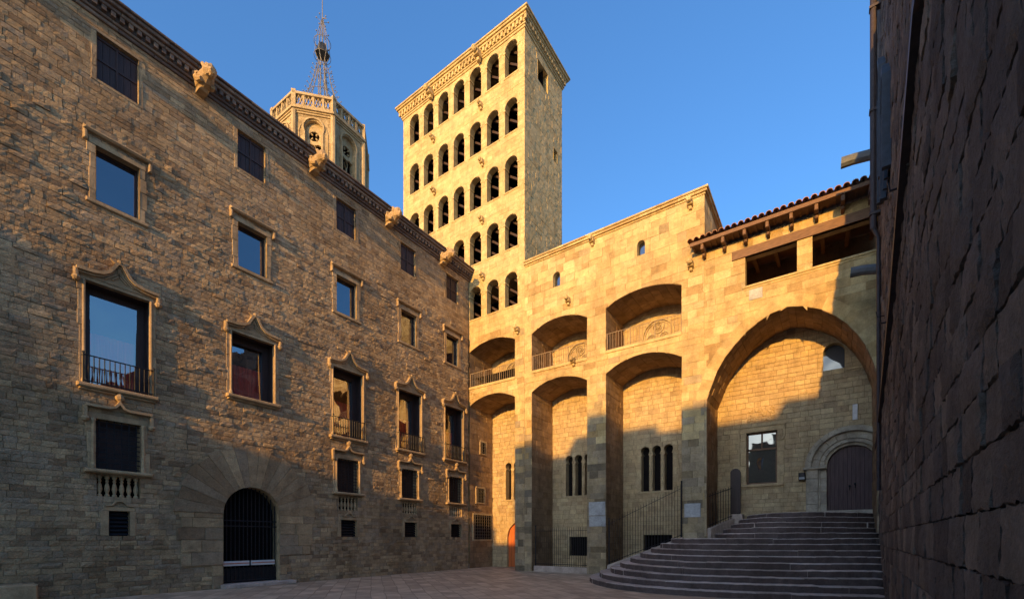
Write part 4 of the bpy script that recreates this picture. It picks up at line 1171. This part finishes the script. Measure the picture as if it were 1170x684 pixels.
# ------------------------------------------------------------------ octagonal bell tower beyond the palace
bell = thing('bell_tower', 'octagonal stone bell tower with pierced parapet and iron crown behind the palace roof', 'bell tower', (-44.84, 28.44, 0))
CX, CY, RO = -44.84, 28.44, 4.7
vt = [(CX + RO * math.cos(R_(2 - 112.5 + 45 * k)), CY + RO * math.sin(R_(2 - 112.5 + 45 * k))) for k in range(8)]
w = MB(); w2 = MB(); lt_ = MB(); vd = MB()
for k in range(8):
    A, Bp = Vector((*vt[k], 0)), Vector((*vt[(k + 1) % 8], 0)); L = (Bp - A).length; du = (Bp - A) / L; nr = Vector((du.y, -du.x, 0))
    def T(u, v, n, A=A, du=du, nr=nr): q = A + du * u + nr * n; return (q.x, q.y, v)
    c = L / 2
    hs = [arch_hole(c - .70, c + .70, 36.2, 41.4, 42.65, 12)]
    masonry(w, T, 0, L, 22, 43.6, hs, ch=(.3, .42), cw=(.45, .9), prot=(.002, .03), seed=200 + k)
    reveal(w, T, hs[0].o, .02, -.7, .4)
    ribbon(w, T, [(c - .84, 36.2)] + arch_pts(c - .84, c + .84, 41.4, 42.85, 10) + [(c + .84, 36.2)], .14, 0, .16)
    for u in (c - 1.15, c + 1.15):  # blind side strips
        ribbon(w, T, [(u - .18, 36.4), (u - .18, 41.5), (u, 42.1), (u + .18, 41.5), (u + .18, 36.4)], .07, 0, .09)
    # pierced plate tracery: two lights under a quatrefoil
    foil = []
    for q in range(17):
        t = -PI * 1.0 + 2 * PI * q / 16; r_ = .50; foil.append((c + r_ * math.sin(t) * .98, 41.35 + r_ * math.cos(t)))
    th2 = [arch_hole(c - .64, c - .06, 36.4, 39.6, 40.6, 8), arch_hole(c + .06, c + .64, 36.4, 39.6, 40.6, 8), Hole(foil[:-1])]
    for (a, b2, va, p_, q_, vb) in pieces(c - .8, c + .8, 36, 42.8, th2): lt_.quad(T(a, va, -.3), T(b2, va, -.3), T(q_, vb, -.3), T(p_, vb, -.3), .6)
    for h3 in th2: reveal(lt_, T, h3.o, -.3, -.5, .4)
    for ang in range(4): ribbon(lt_, T, [(c + .40 * math.cos(ang * PI / 2 + PI / 4), 41.35 + .40 * math.sin(ang * PI / 2 + PI / 4)), (c + .2 * math.cos(ang * PI / 2 + PI / 4), 41.35 + .2 * math.sin(ang * PI / 2 + PI / 4))], .1, -.45, -.3)
    fill(vd, T, hs[0].o, -.7)
    for (z0, z1, n1) in ((35.3, 35.5, .14), (43.1, 43.25, .12), (43.28, 43.42, .2), (43.42, 43.62, .34)): box(w, T, -n1 * .4, L + n1 * .4, z0, z1, -.1, n1, .6)
    # pierced parapet
    box(w2, T, -.1, L + .1, 43.62, 43.85, -.15, .22, .6); box(w2, T, -.1, L + .1, 44.85, 45.08, -.15, .25, .7)
    npn = 4
    for q in range(npn + 1): box(w2, T, L * q / npn - .10, L * q / npn + .10, 43.85, 44.85, -.12, .18, .5)
    for q in range(npn):
        a, b2 = L * q / npn + .1, L * (q + 1) / npn - .1
        ribbon(w2, T, [(a, 43.85), ((a + b2) / 2, 44.8), (b2, 43.85)], .09, -.05, .12); ribbon(w2, T, [(a, 44.85), ((a + b2) / 2, 43.9), (b2, 44.85)], .09, -.06, .11)
    # corner shaft
    chain(w, [T(0, 22, .05), T(0, 43.3, .05)], [.26, .26], 8, .6); box(w2, T, -.2, .2, 43.62, 45.25, -.2, .25, .6)
w.poly([(x, y, 43.5) for x, y in vt], .4)
w.build('wall', 'bell_stone', bell); lt_.build('tracery', 'bell_stone', bell); vd.build('dark_interior', 'void', bell); w2.build('parapet', 'bell_stone', bell)
s = MB()
prof = [(4.3, 45.0), (3.2, 45.9), (2.3, 47.1), (1.5, 48.8), (.95, 50.6), (.6, 52.2)]
for k in range(8):
    t = R_(2 - 112.5 + 45 * k); P = [(CX + r_ * math.cos(t), CY + r_ * math.sin(t), z) for r_, z in prof]
    chain(s, P, [.04] * len(P), 5)
    for i in range(len(P) - 1):
        for q in range(3):
            f_ = (q + .5) / 3; p = Vector(P[i]).lerp(Vector(P[i + 1]), f_); o2 = Vector((math.cos(t), math.sin(t), .8)) * .30
            chain(s, [tuple(p), tuple(p + o2)], [.025, .02], 5); ball(s, tuple(p + o2), .065, 6)
for (r_, z) in ((3.2, 45.9), (1.5, 48.8), (.60, 52.2), (.85, 53.4), (.85, 54.9)):
    for k in range(16):
        t0, t1 = 2 * PI * k / 16, 2 * PI * (k + 1) / 16; chain(s, [(CX + r_ * math.cos(t0), CY + r_ * math.sin(t0), z), (CX + r_ * math.cos(t1), CY + r_ * math.sin(t1), z)], [.03, .03], 5)
for k in range(6):
    t = 2 * PI * k / 6
    chain(s, [(CX + .46 * math.cos(t), CY + .46 * math.sin(t), 44), (CX + .36 * math.cos(t), CY + .36 * math.sin(t), 52.8), (CX + .75 * math.cos(t), CY + .75 * math.sin(t), 53.8), (CX + .62 * math.cos(t), CY + .62 * math.sin(t), 55.2), (CX + .08 * math.cos(t), CY + .08 * math.sin(t), 57.4)], [.045, .04, .035, .03, .025], 6)
    for z in range(45, 53):
        t2 = t + PI / 3; q0, q1 = (z, z + 1) if z % 2 else (z + 1, z); chain(s, [(CX + .45 * math.cos(t), CY + .45 * math.sin(t), q0), (CX + .45 * math.cos(t2), CY + .45 * math.sin(t2), q1)], [.025, .025], 5)
    for z in (54.4, 56, 57.4): ball(s, (CX + .6 * math.cos(t), CY + .6 * math.sin(t), z), .075, 6); chain(s, [(CX, CY, z - .3), (CX + .6 * math.cos(t), CY + .6 * math.sin(t), z)], [.018, .018], 5)
s.build('iron_crown', 'patina_iron', bell)
s = MB(); chain(s, [(CX, CY, 55), (CX, CY, 59), (CX, CY, 66)], [.07, .045, .025], 6); chain(s, [(CX, CY, 57.6), (CX + .8, CY, 57.0)], [.06, .02], 6); s.build('mast', 'patina_iron', bell)
s = MB(); lathe(s, (CX, CY, 53.6), [(.72, 0), (.66, .25), (.5, .7), (.42, 1.0), (.2, 1.25), (.05, 1.3)], 14); s.build('bell', 'bronze', bell)

# ------------------------------------------------------------------ houses across the square, behind the viewer: their roofline throws the shade
RY = -26.0
def house(name, label, x0, x1, zt, seed, dp=9):
    t = thing(name, label, 'house', ((x0 + x1) / 2, RY - dp / 2, 0), 'houses across the square behind the viewer')
    T = lambda u, v, n: (u, RY + n, v)
    r = random.Random(seed); hs = []; nw = max(1, int((x1 - x0) / 2.6))
    for z in [1 + 3.2 * k for k in range(int((zt - 2.5) / 3.2) + 1)]:
        for k in range(nw):
            c = x0 + (x1 - x0) * (k + .5) / nw; hs.append(rect_hole(c - .5, c + .5, z, z + 1.7))
    w = MB()
    for (a, b_, va, c, d, vb) in pieces(x0, x1, 0, zt, hs): w.quad(T(a, va, 0), T(b_, va, 0), T(d, vb, 0), T(c, vb, 0), .5)
    for q in hs: reveal(w, T, q.o, 0, -.3, .4)
    w.quad(T(x0, 0, -dp), T(x1, 0, -dp), T(x1, zt, -dp), T(x0, zt, -dp)); w.quad(T(x0, 0, 0), T(x0, zt, 0), T(x0, zt, -dp), T(x0, 0, -dp)); w.quad(T(x1, 0, 0), T(x1, zt, 0), T(x1, zt, -dp), T(x1, 0, -dp))
    w.build('wall', 'hall_stone', t)
    s = MB(); box(s, T, x0 - .02, x1 + .02, zt, zt + .18, -dp, .12); s.build('roof', 'roof_tile', t)
    for q in hs: s = MB(); panel(s, T, q.u0, q.u1, q.v0, q.v1, -.25); s.build('window', 'sky_pane_glass', t)
for i, (x0, x1, zt, lb) in enumerate([(-34, -13.25, 13.6, 'widest stone house across the square, low tiled roof, behind the long palace end'),
                                      (-13.25, -11.3, 10.3, 'narrow low stone house across the square beside the widest one'),
                                      (-11.3, -9.1, 9.45, 'lowest stone house across the square, letting sun through above its roof'),
                                      (-9.1, -6.2, 14.0, 'mid-height stone house across the square beside the lowest one'),
                                      (-6.2, -2.0, 14.9, 'stone house across the square standing above its neighbours on both sides'),
                                      (-2.0, 3.0, 14.6, 'narrow stone house across the square, slightly taller than its left neighbour'),
                                      (3.0, 14.0, 15.2, 'tallest stone house across the square, nearest the chapel wall')]):
    house('stone_house', lb, x0, x1, zt, 300 + i)
